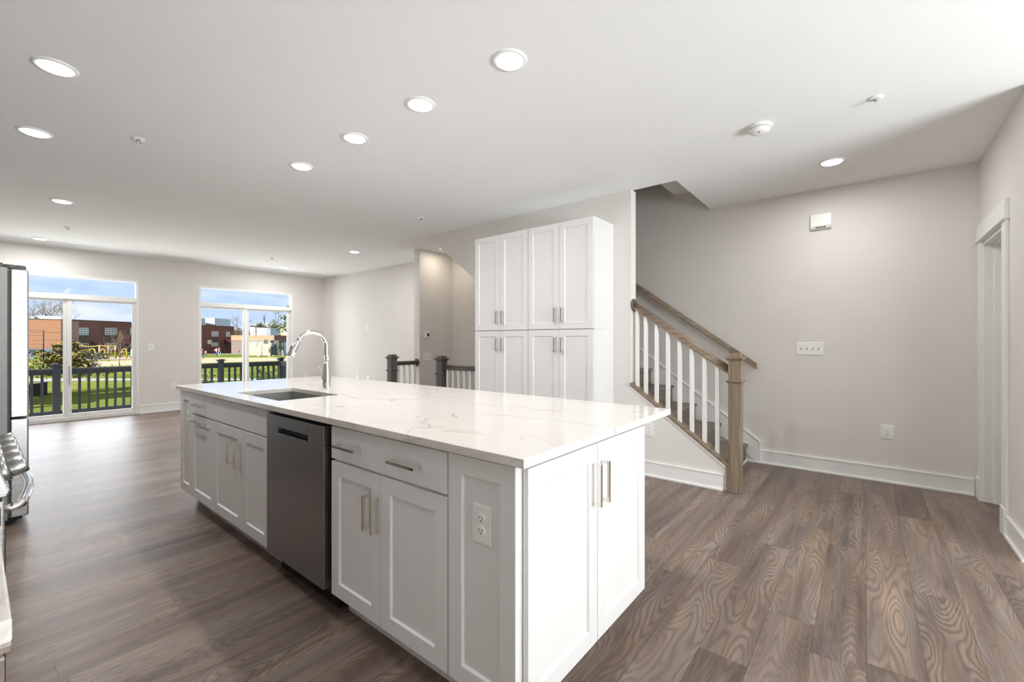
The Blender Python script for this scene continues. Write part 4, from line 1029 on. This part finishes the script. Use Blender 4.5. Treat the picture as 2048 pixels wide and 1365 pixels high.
def awning(parent, F, px0, px1, py0, py1):
    a, b = F.L(px0), F.L(px1); z1, z0 = F.z(a, py0), F.z(a, py1); bm = new_bm()
    q = [F.at(a, 0.02), F.at(a, 1.5), F.at(b, 0.02), F.at(b, 1.5)]
    v = [bm.verts.new((q[0].x, q[0].y, z1)), bm.verts.new((q[1].x, q[1].y, z0 + 0.15)), bm.verts.new((q[1].x, q[1].y, z0)), bm.verts.new((q[0].x, q[0].y, z0)),
         bm.verts.new((q[2].x, q[2].y, z1)), bm.verts.new((q[3].x, q[3].y, z0 + 0.15)), bm.verts.new((q[3].x, q[3].y, z0)), bm.verts.new((q[2].x, q[2].y, z0))]
    for f in ((0, 1, 2, 3), (4, 5, 6, 7), (0, 1, 5, 4), (1, 2, 6, 5), (2, 3, 7, 6)): bm.faces.new([v[i] for i in f])
    obj('awning', bm, M['awning_red'], parent)

D45L = (0.7071, -0.7071)     # facade turned to the sun
D45R = (0.7071, 0.7071)      # its other side, in shade
# orange brick block at the left
PA = at_depth(122, 84); ba = tag(empty('school_block', PA), 'sunlit orange brick block seen through the left glass door', 'building')
DA = (0.95, -0.31); FA = Face(PA, DA); LA = FA.L(10); ZA = FA.z(0, 640)
bm = new_bm(); FA.slab(bm, LA, 0, 0, -12, -1.5, ZA); obj('wall', bm, M['brick_orange'], ba)
bm = new_bm(); FA.slab(bm, LA, 0.05, 0.05, -12.05, ZA, ZA + 0.12); obj('coping', bm, M['brick_dark'], ba)
FA2 = Face(at_depth(122, 90), DA)
bm = new_bm(); FA2.slab(bm, FA2.L(66), FA2.L(118), -1, -6, ZA, height_at(631.5, 88)); obj('rooftop_screen', bm, M['panel_grey_shade'], ba)
for p0, p1 in ((58, 67), (118.5, 123.5)):
    bm = new_bm(); FA2.slab(bm, FA2.L(p0), FA2.L(p1), -0.6, -5, ZA, height_at(632, 88)); obj('rooftop_unit', bm, M['stucco_white'], ba)
# red brick wing
DB = (0.87, 0.5)
PB = at_depth(123, 100); bb = tag(empty('school_wing', PB), 'long shaded red brick school wing behind the yellow playground', 'building')
FB = Face(PB, DB); LB = FB.L(300); ZB = FB.z(0, 640)
bm = new_bm(); FB.slab(bm, 0, LB, 0, -14, -1.5, ZB); obj('wall', bm, M['brick_red'], bb)
bm = new_bm(); FB.slab(bm, -0.05, LB, 0.06, -14, ZB, ZB + 0.18); obj('coping', bm, M['brick_dark'], bb)
for x in (154, 210, 260.5):
    fpanel(bb, FB, 'dark_brick_panel', x - 1, x + 22.5, 670, 704, M['brick_dark'])
    for o in (0, 12): fwin(bb, FB, x + o, x + o + 10, 656.5, 670, 2, 3); fwin(bb, FB, x + o, x + o + 10, 687.5, 700.5, 2, 2)
awning(bb, FB, 180.5, 196, 680.5, 686.5); awning(bb, FB, 242, 258, 681, 689)
fpanel(bb, FB, 'entry', 183, 193, 688, 704, M['brick_dark'])
# red brick block in the right door
PC = at_depth(372, 94); bc = tag(empty('school_block', PC), 'dark red brick block with grey rooftop box seen through the right glass door', 'building')
FC = Face(PC, DB); LC = FC.L(468); ZC = FC.z(FC.L(404), 652)
bm = new_bm(); FC.slab(bm, 0, LC, 0, -9, -1.5, ZC); obj('wall', bm, M['brick_red'], bc)
bm = new_bm(); FC.slab(bm, 0, LC + 0.05, 0.06, -9, ZC, ZC + 0.15); obj('coping', bm, M['brick_dark'], bc)
fpanel(bc, FC, 'dark_brick_panel', 423, 435, 673, 685, M['brick_dark'])
fwin(bc, FC, 423, 428.5, 663.5, 673, 2, 2); fwin(bc, FC, 430, 435.5, 663.5, 673, 2, 2); fwin(bc, FC, 423, 428.5, 686, 693, 2, 2); fwin(bc, FC, 430, 435.5, 686, 693, 2, 2); fwin(bc, FC, 452, 459, 664.5, 673.5, 2, 3)
awning(bc, FC, 448, 464, 679.5, 686); fpanel(bc, FC, 'entry', 455, 467.5, 687, 694, M['black'])
PR = at_depth(430, 112); FR = Face(PR, D45L); FS = Face(PR, D45R); zr = height_at(636.5, 112)
bm = new_bm(); q = [FR.at(0), FR.at(FR.L(410)), FR.at(FR.L(410)) - FR.n * 5, FS.at(5.5)]
FR.slab(bm, FR.L(410), 0, 0.02, -0.2, ZC, zr); obj('rooftop_screen', bm, M['stucco_white'], bc)
bm = new_bm(); FS.slab(bm, 0, FS.L(461), 0, -3.2, ZC, zr); obj('rooftop_screen', bm, M['panel_grey_shade'], bc)  # shaded face of the white box, its shade put into the grey
bm = new_bm(); FB2 = Face(at_depth(396, 108), DB); FB2.slab(bm, 0, FB2.L(410.5), 0, -2, ZC, height_at(637, 110)); obj('rooftop_screen', bm, M['panel_grey_shade'], bc)
# low wing with orange brick band, and the modular classroom in front of it
PD = at_depth(548, 100); bd = tag(empty('school_wing', PD), 'low school wing with orange brick band under the far townhouses', 'building')
FD = Face(PD, D45L); FE = Face(PD, D45R); zt, zb_ = height_at(671, 100), height_at(681.5, 100)
bm = new_bm(); FD.slab(bm, FD.L(462), 0, 0, -9, zb_, zt); obj('brick_band', bm, M['brick_orange'], bd)
bm = new_bm(); FD.slab(bm, FD.L(462), -0.1, -0.12, -9, -1.5, zb_ - 0.01); obj('wall', bm, M['brick_dark'], bd)
bm = new_bm(); FE.slab(bm, 0.02, 10, -0.1, 0.04, zb_, zt); obj('side_band', bm, M['brick_red'], bd)  # shaded face of the same band, shade put into a redder brick
PRD = at_depth(541, 118); FRD = Face(PRD, D45L); FRE = Face(PRD, D45R); zz = height_at(656, 118)
bm = new_bm(); FRD.slab(bm, FRD.L(513), 0, 0, -0.3, zt - 0.3, zz); obj('rooftop_screen', bm, M['stucco_white'], bd)
bm = new_bm(); FRE.slab(bm, 0, FRE.L(557), 0, -3.4, zt - 0.3, zz); obj('rooftop_screen', bm, M['panel_grey_shade'], bd)  # other face of the same box, its shade painted in as grey
PM = at_depth(541, 86); bmn = tag(empty('modular_classroom', PM), 'beige modular classroom with small dark windows beyond the basketball hoops', 'building')
FM = Face(PM, D45L); FN = Face(PM, D45R); zm = height_at(682, 86)
bm = new_bm(); FM.slab(bm, FM.L(484), 0, 0, -6.5, -1.5, zm); obj('wall', bm, M['siding_beige'], bmn)
bm = new_bm(); FM.slab(bm, FM.L(483.5), 0.12, 0.12, -6.6, zm, zm + 0.12); obj('roof', bm, M['siding_white'], bmn)
fwin(bmn, FM, 508.5, 513.5, 683.8, 692.5, 1, 2)
bm = new_bm(); FN.slab(bm, 0.05, 9, 0, -0.4, -1.5, zm - 0.2); obj('side_wall', bm, M['panel_grey_shade'], bmn)  # shaded side of the beige classroom, coloured grey for the shade
for p in (541.6, 553.5, 562.5): fwin(bmn, FN, p, p + 3.6, 686.5, 693, 1, 1)
# far townhouses
def townhouse(px0, px1, d, pyr, pye, m, label, wins):
    P = at_depth(px0, d); t = tag(empty('townhouse', P), label, 'house', 'far townhouses behind the school'); F = Face(P, D45L); a = F.L(px0); b = F.L(px1)
    ze, zr_ = height_at(pye, d), height_at(pyr, d)
    bm = new_bm(); F.slab(bm, a, b, 0, -9, -1.5, ze); obj('wall', bm, m, t)
    bm = new_bm(); A = [F.at(a - 0.5, 0.5), F.at(b + 0.5, 0.5), F.at(b - 1.5, -4.5), F.at(a + 2.5, -4.5), F.at(a - 0.5, -9.5), F.at(b + 0.5, -9.5)]; zs = [ze, ze, zr_, zr_, ze, ze]
    v = [bm.verts.new((p.x, p.y, z)) for p, z in zip(A, zs)]
    for f in ((0, 1, 2, 3), (3, 2, 5, 4), (0, 3, 4), (1, 5, 2), (0, 4, 5, 1)): bm.faces.new([v[i] for i in f])
    obj('roof', bm, M['roof_slate'], t)
    for x, y in wins: fwin(t, F, x, x + 2.6, y, y + 4.4, 1, 2)
townhouse(500, 511.5, 165, 646, 652, M['siding_white'], 'far white townhouse at the left end of the row', [(503, 656), (506.5, 663), (503, 663)])
townhouse(512, 558, 178, 645.5, 655, M['siding_white'], 'far white townhouse in the middle, under a long grey roof', [(516, 660), (548, 662), (553, 662)])
townhouse(559, 584, 168, 645, 654, M['siding_tan'], 'far tan townhouse at the right end of the row', [(562, 660), (569, 660)])
townhouse(462, 494, 190, 660, 666, M['siding_white'], 'far low pale house left of the townhouse row', [(482, 668)])

# --- street furniture, vehicles, playground
def hoop(px, d, label, top, side=1, pole_m='galv', w=0.4):
    P = at_depth(px, d); t = tag(empty('basketball_hoop', P), label, 'basketball hoop', 'basketball hoops on the school yard'); z = height_at(top, d)
    bm = new_bm(); tube(bm, [P, P + Vector((0, 0, z + 1.5 - 0.4)), P + Vector((0.5 * side, -0.5, z + 1.5 - 0.15))], 0.07, 8); obj('pole', bm, M[pole_m], t)
    q = P + Vector((0.5 * side, -0.5, 0)); bm = new_bm(); box(bm, q.x - w, q.x + w, q.y - 0.05, q.y, z - 0.75, z); obj('backboard', bm, M['stucco_white'], t)
    bm = new_bm(); c = [(q.x + 0.23 * math.cos(a), q.y - 0.33 + 0.23 * math.sin(a), z - 0.62) for a in [k * math.pi / 8 for k in range(16)]]; tube(bm, c, 0.03, 6, closed=True); obj('rim', bm, M['awning_red'], t)
hoop(143, 86, 'basketball hoop with white board in front of the red brick wing', 675.5)
hoop(411.5, 80, 'basketball hoop on a black pole by the dark red brick block', 680.5, pole_m='charcoal', w=0.3)
hoop(523.5, 82, 'basketball hoop in front of the sunlit beige classroom wall', 680)
hoop(556, 80, 'basketball hoop in front of the grey shaded classroom side', 681, -1)

P = at_depth(87, 64); bs = tag(empty('backstop_fence', P), 'dark ball-field backstop fence in front of the orange brick block', 'fence'); FBS = Face(P, (0.85, -0.53))
for px in (30, 87, 124):
    q = FBS.at(FBS.L(px)); bm = new_bm(); tube(bm, [(q.x, q.y, -1.5), (q.x, q.y, height_at(661 if px < 100 else 666, 64))], 0.07 if px == 87 else 0.045, 8); obj('post', bm, M['charcoal'], bs)
bm = new_bm()
for py, a, b in ((661.5, 20, 87), (665.5, 20, 124), (671.5, 20, 87), (681, 20, 124), (689, 20, 87), (696.5, 20, 124)):
    p0, p1 = FBS.at(FBS.L(a)), FBS.at(FBS.L(b)); z = height_at(py, 64); tube(bm, [(p0.x, p0.y, z), (p1.x, p1.y, z)], 0.022, 6)
obj('cross_rail', bm, M['charcoal'], bs)

def car(px, d, ang, body, label):
    P = at_depth(px, d); t = tag(empty('car', P, ang), label, 'car', 'parked cars by the school')
    bm = new_bm(); prism(bm, [(-2.2, 0.35), (2.2, 0.35), (2.25, 0.75), (1.3, 0.92), (0.75, 1.42), (-1.1, 1.45), (-1.9, 1.0), (-2.25, 0.9)], -0.85, 0.85, 'y'); obj('body', bm, body, t, 0.08, local=True)
    bm = new_bm(); prism(bm, [(-1.6, 1.0), (1.1, 0.96), (0.7, 1.36), (-1.05, 1.39)], -0.86, 0.86, 'y'); obj('window', bm, M['pane_far'], t, local=True)
    for x in (-1.4, 1.4):
        for y in (-0.8, 0.8):
            bm = new_bm(); lathe(bm, [(0.33, -0.1), (0.33, 0.1)], (x, y, 0.33), 'y', 14); obj('wheel', bm, M['rubber'], t, local=True)
car(72, 76, 0.1, mat('dark_car_paint', (0.03, 0.035, 0.045), 0.3), 'dark parked car at the far left before the orange bricks')
car(108, 80, -0.1, mat('grey_car_paint', (0.10, 0.10, 0.11), 0.3), 'grey parked car right of the backstop post')

P = at_depth(199, 68); pg = tag(empty('playground_climber', P), 'yellow playground climbing frame before the red brick wing', 'playground')
FP = Face(at_depth(152, 68), (0.9, -0.3))
def pgp(px, py): q = FP.at(FP.L(px)); return Vector((q.x, q.y, height_at(py, FP.depth(FP.L(px)))))
bm = new_bm(); tube(bm, [pgp(a, b) for a, b in ((148, 692), (165, 692.5), (180, 694), (192, 693), (199, 691.5), (207, 693), (217, 692), (231, 692))], 0.07, 8); obj('beam', bm, M['yellow'], pg)
for a, b in ((152, 718), (199, 716), (217, 719), (231, 718)):
    q = pgp(a, 691); bm = new_bm(); tube(bm, [(q.x, q.y, -1.5), q], 0.11, 8); obj('post', bm, M['yellow'], pg)
for pts in ([(176, 720), (177, 708), (182, 698), (188, 698), (192, 709), (193, 714)], [(196, 716), (201, 703), (205, 698), (208, 699), (212, 710), (213, 716)], [(238, 719), (243, 705), (247, 698), (252, 698), (254, 708), (253, 718)]):
    bm = new_bm(); tube(bm, [pgp(*p) for p in pts], 0.085, 8); obj('arch', bm, M['yellow'], pg)
bm = new_bm(); tube(bm, [pgp(226, 699), pgp(222, 699), pgp(224, 710)], 0.07, 6); tube(bm, [pgp(240, 712), pgp(253, 709)], 0.05, 6); tube(bm, [pgp(243, 705), pgp(254, 703)], 0.05, 6); obj('rung', bm, M['yellow'], pg)
for px, py in ((186, 712), (205, 712)):
    q = pgp(px, py) - Vector((0.3, 2.4, 0)); t = tag(empty('tire_swing', (q.x, q.y, -1.5)), 'dark tyre climber under the %s yellow arch' % ('left' if px < 200 else 'middle'), 'playground', 'tyre climbers of the playground')
    for dx, r in ((-0.35, 0.42), (0.3, 0.36)):
        bm = new_bm(); c = [(q.x + dx + r * 0.8 * math.cos(a), q.y, -1.5 + r + 0.13 + r * math.sin(a)) for a in [k * math.pi / 8 for k in range(16)]]; tube(bm, c, 0.13, 8, closed=True); obj('tyre', bm, M['rubber'], t)
q = pgp(263, 719); t = tag(empty('play_post', (q.x, q.y, -1.5)), 'teal playground post with red foot at the right of the frame', 'playground post')
bm = new_bm(); tube(bm, [(q.x, q.y, -1.3), (q.x, q.y, -0.1)], 0.09, 8); obj('post', bm, M['teal'], t); bm = new_bm(); lathe(bm, [(0.16, 0), (0.14, 0.35)], (q.x, q.y, -1.5), 'z', 10); obj('foot', bm, M['awning_red'], t)

P = at_depth(554, 240); tw = tag(empty('transmission_tower', P), 'thin lattice power pylon rising behind the townhouses', 'pylon')
zt_ = height_at(623, 240); bm = new_bm()
for s in (-1, 1): tube(bm, [P + Vector((s * 1.3, 0, 0)), Vector((P.x + s * 0.75, P.y, zt_))], 0.13, 5)
for k in range(8):
    z0 = -1.5 + (zt_ + 1.5) * k / 8; z1 = -1.5 + (zt_ + 1.5) * (k + 1) / 8; s = 1 if k % 2 else -1; tube(bm, [(P.x - s * 1.1, P.y, z0), (P.x + s * 1.0, P.y, z1)], 0.07, 4)
obj('lattice', bm, M['bark'], tw)
bm = new_bm()
for f in (0.75, 0.95): tube(bm, [(P.x - 2.2, P.y, -1.5 + (zt_ + 1.5) * f), (P.x + 2.2, P.y, -1.5 + (zt_ + 1.5) * f)], 0.09, 5)
obj('cross_arm', bm, M['bark'], tw)

P = at_depth(70, 22.5); bx_ = empty('storage_box', P); tag(bx_, 'low black box on the lawn behind the left deck railing', 'box')
bm = new_bm(); prism(bm, [(-0.5, 0), (0.42, 0), (0.42, 0.62), (-0.5, 0.50)], -0.3, 0.3, 'y'); obj('body', bm, M['rubber'], bx_, 0.02, local=True)
bm = new_bm(); prism(bm, [(-0.53, 0.505), (0.45, 0.625), (0.45, 0.66), (-0.53, 0.54)], -0.33, 0.33, 'y'); obj('lid', bm, M['rubber'], bx_, 0.01, local=True)

# --- trees and shrubs
def branches(bm, rng, p, d, length, rad, depth, spread=0.55, up=0.12):
    n = 3; pts = [Vector(p)]; dd = Vector(d).normalized()
    for i in range(n):
        dd = (dd + Vector((rng.uniform(-1, 1), rng.uniform(-1, 1), rng.uniform(-0.5, 1) * 0.6)) * 0.14 + Vector((0, 0, up * 0.3))).normalized(); pts.append(pts[-1] + dd * length / n)
    tube(bm, pts, [rad * (1 - 0.13 * i) for i in range(n + 1)], 5 if depth > 1 else 3)
    if depth <= 0: return
    for k in range(rng.choice((3, 3, 4)) if depth > 1 else 3):
        q = pts[rng.choice((1, 2, 3, 3))]
        v = (dd + Vector((rng.uniform(-1, 1), rng.uniform(-1, 1), rng.uniform(-0.35, 0.7))) * spread * 1.5).normalized()
        branches(bm, rng, q, v, length * rng.uniform(0.55, 0.8), rad * 0.55, depth - 1, spread, up)
def bare_tree(px, d, top, trunk, rad, label, seed, depth=4, m='bark', spread=0.55, group='bare trees beyond the playing field', z=-1.5, name='bare_tree'):
    P = at_depth(px, d, z); rng = random.Random(seed); t = tag(empty(name, P), label, 'tree', group); ht = height_at(top, d) - z
    bm = new_bm(); tube(bm, [P, P + Vector((rng.uniform(-.1, .1), 0, ht * trunk * 0.5)), P + Vector((0, 0, ht * trunk))], [rad, rad * 0.85, rad * 0.7], 7); obj('trunk', bm, M[m], t)
    bm = new_bm()
    for k in range(4):
        a = k * 1.57 + rng.uniform(-.4, .4); branches(bm, rng, P + Vector((0, 0, ht * trunk * rng.uniform(0.8, 1.0))), (math.cos(a) * spread, math.sin(a) * spread, 1), ht * (1 - trunk) * 0.48, rad * 0.55, depth, spread)
    obj('branches', bm, M[m], t)
bare_tree(86, 122, 596, 0.40, 0.22, 'bare tree rising behind the orange brick block', 3, 4)
bare_tree(123, 146, 607, 0.45, 0.20, 'bare tree at the right edge of the orange brick block', 8, 4)
bare_tree(52, 138, 606, 0.42, 0.20, 'bare tree beside the refrigerator edge, above the orange bricks', 12, 4)
bare_tree(481, 135, 628, 0.5, 0.14, 'thin bare tree behind the door stile, right of the red block', 21, 3)
bare_tree(470, 150, 648, 0.5, 0.12, 'low bare tree just right of the red block roof', 22, 3)
bare_tree(529, 150, 625, 0.75, 0.14, 'tall thin bare tree left of the pylon', 23, 2, spread=0.3)
bare_tree(546, 155, 632, 0.75, 0.12, 'thin bare tree just left of the pylon', 24, 2, spread=0.3)
bare_tree(240, 47, 664, 0.30, 0.06, 'pinkish bare sapling in front of the playground', 31, 4, 'twig', 0.6, None)
bare_tree(217, 60, 676, 0.3, 0.05, 'small bare sapling before the yellow climbing frame', 35, 3, 'twig', 0.6, None)

def leaves(bm, rng, c, rad, n, size, flat_=1.0):
    for _ in range(n):
        v = Vector((rng.gauss(0, 0.5), rng.gauss(0, 0.5), rng.gauss(0, 0.5) * flat_))
        if v.length > 1.15: v = v.normalized() * 1.15
        p = Vector(c) + Vector((v.x * rad[0], v.y * rad[1], v.z * rad[2]))
        a = Vector((rng.uniform(-1, 1), rng.uniform(-1, 1), rng.uniform(-1, 1))).normalized(); b = a.cross(Vector((rng.uniform(-1, 1), rng.uniform(-1, 1), rng.uniform(-1, 1)))).normalized()
        s = size * rng.uniform(0.6, 1.3); bm.faces.new([bm.verts.new(p + a * s), bm.verts.new(p + b * s * 0.45), bm.verts.new(p - a * s), bm.verts.new(p - b * s * 0.45)])
def conifer(P, ht, rad, label, seed, m='leaf_yellow', n=26, leafs=130, size=0.10, group=None, bare=0.25, name='conifer_tree'):
    rng = random.Random(seed); t = tag(empty(name, P), label, 'tree', group); P = Vector(P)
    bm = new_bm(); tube(bm, [P, P + Vector((0, 0, ht * 0.95))], [rad * 0.05 + 0.02, 0.01], 7)
    tips = []
    for k in range(n):
        f = bare + (1 - bare) * (k + 0.5) / n; a = k * 2.4 + rng.uniform(-.3, .3); r = rad * (1 - (f - bare) / (1 - bare)) ** 0.75 * rng.uniform(0.7, 1.15) + rad * 0.08
        b = P + Vector((0, 0, ht * f)); e = b + Vector((math.cos(a) * r, math.sin(a) * r, 0.25 * r)); tube(bm, [b, e], [0.02, 0.008], 4); tips.append((b, e, r))
    obj('trunk', bm, M['bark'], t)
    bm = new_bm()
    for b, e, r in tips:
        for s in (0.45, 0.75, 1.0): leaves(bm, rng, b.lerp(e, s), (0.20 * r + 0.06, 0.20 * r + 0.06, 0.11 * r + 0.05), leafs // 3, size)
    obj('foliage', bm, M[m], t)
conifer(at_depth(133, 23.5), 2.75, 1.55, 'yellow-green young conifer on the lawn behind the left glass door stile', 5, n=30, leafs=150, size=0.075)
conifer(at_depth(600, 38), 6.6, 1.45, 'green conifer at the right edge of the right glass door', 9, 'leaf_green', n=26, leafs=60, size=0.15, bare=0.5)
conifer((-1.0, 29.0, -1.5), 7.0, 2.1, 'broad dark conifer shading the lawn, nearest the glass door', 41, 'leaf_dark', n=46, leafs=200, size=0.26, bare=0.05, group='dark conifers left of the view')
conifer((-6.2, 31.6, -1.5), 8.0, 2.2, 'tall dark conifer shading the lawn, farther left', 42, 'leaf_dark', n=46, leafs=200, size=0.26, bare=0.05, group='dark conifers left of the view')
def shrub(px, d, top, w, label, seed, m='leaf_green', n=14):
    P = at_depth(px, d); rng = random.Random(seed); ht = height_at(top, d) + 1.5; t = tag(empty('leafy_shrub', P), label, 'shrub', 'leafy shrubs below the deck')
    bm = new_bm(); bl = new_bm()
    for k in range(n):
        a = rng.uniform(0, 6.28); r = w * math.sqrt(rng.random()); h = ht * rng.uniform(0.6, 1.0); e = P + Vector((math.cos(a) * r, math.sin(a) * r, h)); tube(bm, [P, P.lerp(e, 0.6) + Vector((0, 0, 0.1)), e], [0.012, 0.008, 0.004], 4)
        for s in range(5): leaves(bl, rng, P.lerp(e, 0.55 + 0.45 * s / 4), (0.10, 0.10, 0.09), 12, 0.055)
    obj('stems', bm, M['bark'], t); obj('foliage', bl, M[m], t)
shrub(412, 13.2, 748, 0.22, 'leafy green shrub below the deck, left of the middle railing post', 51)
shrub(533, 12.9, 733, 0.32, 'leafy green shrub below the deck near the railing corner', 52, n=20)
def round_tree(px, d, top, w, label, m, seed):
    P = at_depth(px, d); rng = random.Random(seed); ht = height_at(top, d) + 1.5; t = tag(empty('round_tree', P), label, 'tree', 'trees between the far houses')
    bm = new_bm(); tube(bm, [P, P + Vector((0, 0, ht * 0.7))], [0.2, 0.1], 6); obj('trunk', bm, M['bark'], t)
    bm = new_bm(); leaves(bm, rng, P + Vector((0, 0, ht * 0.72)), (w, w, ht * 0.3), 700, 0.35); obj('crown', bm, M[m], t)
round_tree(520, 150, 648, 1.3, 'brown-leaved tree in front of the middle townhouse', 'leaf_far', 61)
round_tree(549, 152, 646, 1.8, 'brown-leaved tree right of the low rooftop box', 'leaf_far', 62)
round_tree(465, 160, 661, 1.4, 'green tree beside the far pale house', 'leaf_far', 63)
round_tree(477, 184, 659, 1.7, 'reddish tree beside the far pale house', 'leaf_far', 64)

# --- people and balls on the field
SKIN = mat('skin', (0.22, 0.12, 0.08), 0.6); SKIN_L = mat('light_skin', (0.32, 0.20, 0.15), 0.6); HAIR = mat('dark_hair', (0.015, 0.01, 0.008), 0.6)
def cloth(c): return mat('cloth', c, 0.85)
RED, PINK, NAVY, LBLUE, BLACK, WHITE, LILAC, GREY = cloth((0.30, 0.02, 0.02)), cloth((0.36, 0.17, 0.19)), cloth((0.01, 0.02, 0.06)), cloth((0.12, 0.20, 0.30)), cloth((0.01, 0.01, 0.012)), cloth((0.34, 0.34, 0.34)), cloth((0.25, 0.24, 0.36)), cloth((0.10, 0.10, 0.11))
def person(px, py, hpx, shirt, pants, label, rz=0.0, pose=0, skin=None):
    d = (EYE + 1.5) * FPX / (py - HORIZON); P = at_depth(px, d); ht = hpx / FPX * d; k = ht / 1.7
    t = tag(empty('person', P, rz), label, 'person', 'people on the playing field')
    st_, arm = (0.10, 0.10) if pose == 0 else (0.26, 0.30)
    J = {'pel': (0, 0, .92, .13), 'bel': (0, 0, 1.08, .125), 'chest': (0, -.01, 1.30, .14), 'neck': (0, 0, 1.47, .055), 'head': (0, -.02, 1.58, .095), 'top': (0, 0, 1.66, .075)}
    E = [('pel', 'bel'), ('bel', 'chest'), ('chest', 'neck'), ('neck', 'head'), ('head', 'top')]
    for s, n in ((-1, 'l'), (1, 'r')):
        f = s * st_
        J['hip' + n] = (s * .09, 0, .88, .095); J['kn' + n] = (s * .10, -f * .8, .48, .065); J['an' + n] = (s * .10, f * .6, .08, .042); J['toe' + n] = (s * .11, f * .6 - .15, .035, .035)
        J['sh' + n] = (s * .18, 0, 1.38, .06); J['el' + n] = (s * (.22 + arm * .5), f * .4, 1.12, .042); J['wr' + n] = (s * (.22 + arm * .7), f * .4 - .12, .90 + (arm - .1) * 1.2, .032); J['ha' + n] = (s * (.22 + arm * .75), f * .4 - .19, .86 + (arm - .1) * 1.6, .036)
        E += [('pel', 'hip' + n), ('hip' + n, 'kn' + n), ('kn' + n, 'an' + n), ('an' + n, 'toe' + n), ('chest', 'sh' + n), ('sh' + n, 'el' + n), ('el' + n, 'wr' + n), ('wr' + n, 'ha' + n)]
    names = list(J); me = bpy.data.meshes.new('body'); me.from_pydata([Vector(J[n][:3]) * k for n in names], [(names.index(a), names.index(b)) for a, b in E], [])
    tmp = bpy.data.objects.new('body_tmp', me); COL.objects.link(tmp); tmp.modifiers.new('skin', 'SKIN'); tmp.modifiers.new('sub', 'SUBSURF').levels = 1
    for i, n in enumerate(names):
        sv = me.skin_vertices[0].data[i]; sv.radius = (J[n][3] * k, J[n][3] * k); sv.use_root = n == 'pel'
    dg = bpy.context.evaluated_depsgraph_get(); dg.update(); m2 = bpy.data.meshes.new_from_object(tmp.evaluated_get(dg)); bpy.data.objects.remove(tmp)
    m2.materials.clear()
    for m_ in (skin or SKIN, shirt, pants): m2.materials.append(m_)
    for p in m2.polygons:
        c = p.center / k; ax_ = abs(c.x)
        p.material_index = 0 if c.z > 1.46 or (ax_ > 0.24 and c.z < 1.05 + arm * 0.5 and c.z > 0.75) else (1 if c.z > 0.93 else 2); p.use_smooth = True
    o = bpy.data.objects.new('body', m2); COL.objects.link(o); o.parent = t
    bm = new_bm(); lathe(bm, [(0.02 * k, 0.0), (0.085 * k, 0.02 * k), (0.108 * k, 0.09 * k), (0.09 * k, 0.16 * k), (0.03 * k, 0.20 * k)], (0, 0.012 * k, 1.52 * k), 'z', 12); obj('hair', bm, HAIR, t, local=True)
person(405.5, 718, 20, RED, BLACK, 'person in red top and black trousers at the left edge of the right door', 0.6, 1)
person(412, 714, 13, WHITE, GREY, 'person in white top near the black-poled hoop', 0.2)
person(433, 714, 18, PINK, NAVY, 'person in pink top and navy trousers on the infield edge', -0.4, 1)
person(439, 711.5, 17, PINK, LBLUE, 'person in pink top and pale blue trousers beside another in pink', 0.5, 1)
person(478, 710, 9, RED, GREY, 'distant person in red near the white classroom corner', 0.2, 1)
person(538.5, 715, 19, mat('coral_cloth', (0.36, 0.14, 0.10), 0.85), PINK, 'person in coral top and pink skirt walking towards the deck', 0.3, 1, SKIN_L)
person(544, 706.5, 8, BLACK, BLACK, 'distant person in black right of the one in coral', 0.0)
person(559.5, 711, 13, BLACK, GREY, 'person in black top before the grey classroom side', -0.3)
person(565.5, 713, 14, WHITE, LILAC, 'dark-haired person in white and lilac at the right of the field', 0.4, 1)
person(63, 723, 18, LBLUE, LBLUE, 'person in blue standing by the refrigerator edge of the view', 0.2, 1)
person(82, 720, 15, LBLUE, NAVY, 'person in light blue top left of the backstop post', -0.2)
person(93, 719, 13, PINK, GREY, 'person in pink top right of the backstop post', 0.3, 1)
for px, py, lab in ((516.5, 714.5, 'pale yellow ball on the grass left of the person in coral'), (547, 713, 'pale ball on the grass right of the person in coral')):
    d = (EYE + 1.5) * FPX / (py - HORIZON); P = at_depth(px, d)
    bm = new_bm(); bmesh.ops.create_uvsphere(bm, u_segments=14, v_segments=8, radius=0.12); bmesh.ops.translate(bm, verts=bm.verts[:], vec=P + Vector((0, 0, 0.12)))
    tag(obj('ball', bm, mat('pale_yellow_ball', (0.34, 0.33, 0.16), 0.5), None, 0, True), lab, 'ball', 'balls on the field')
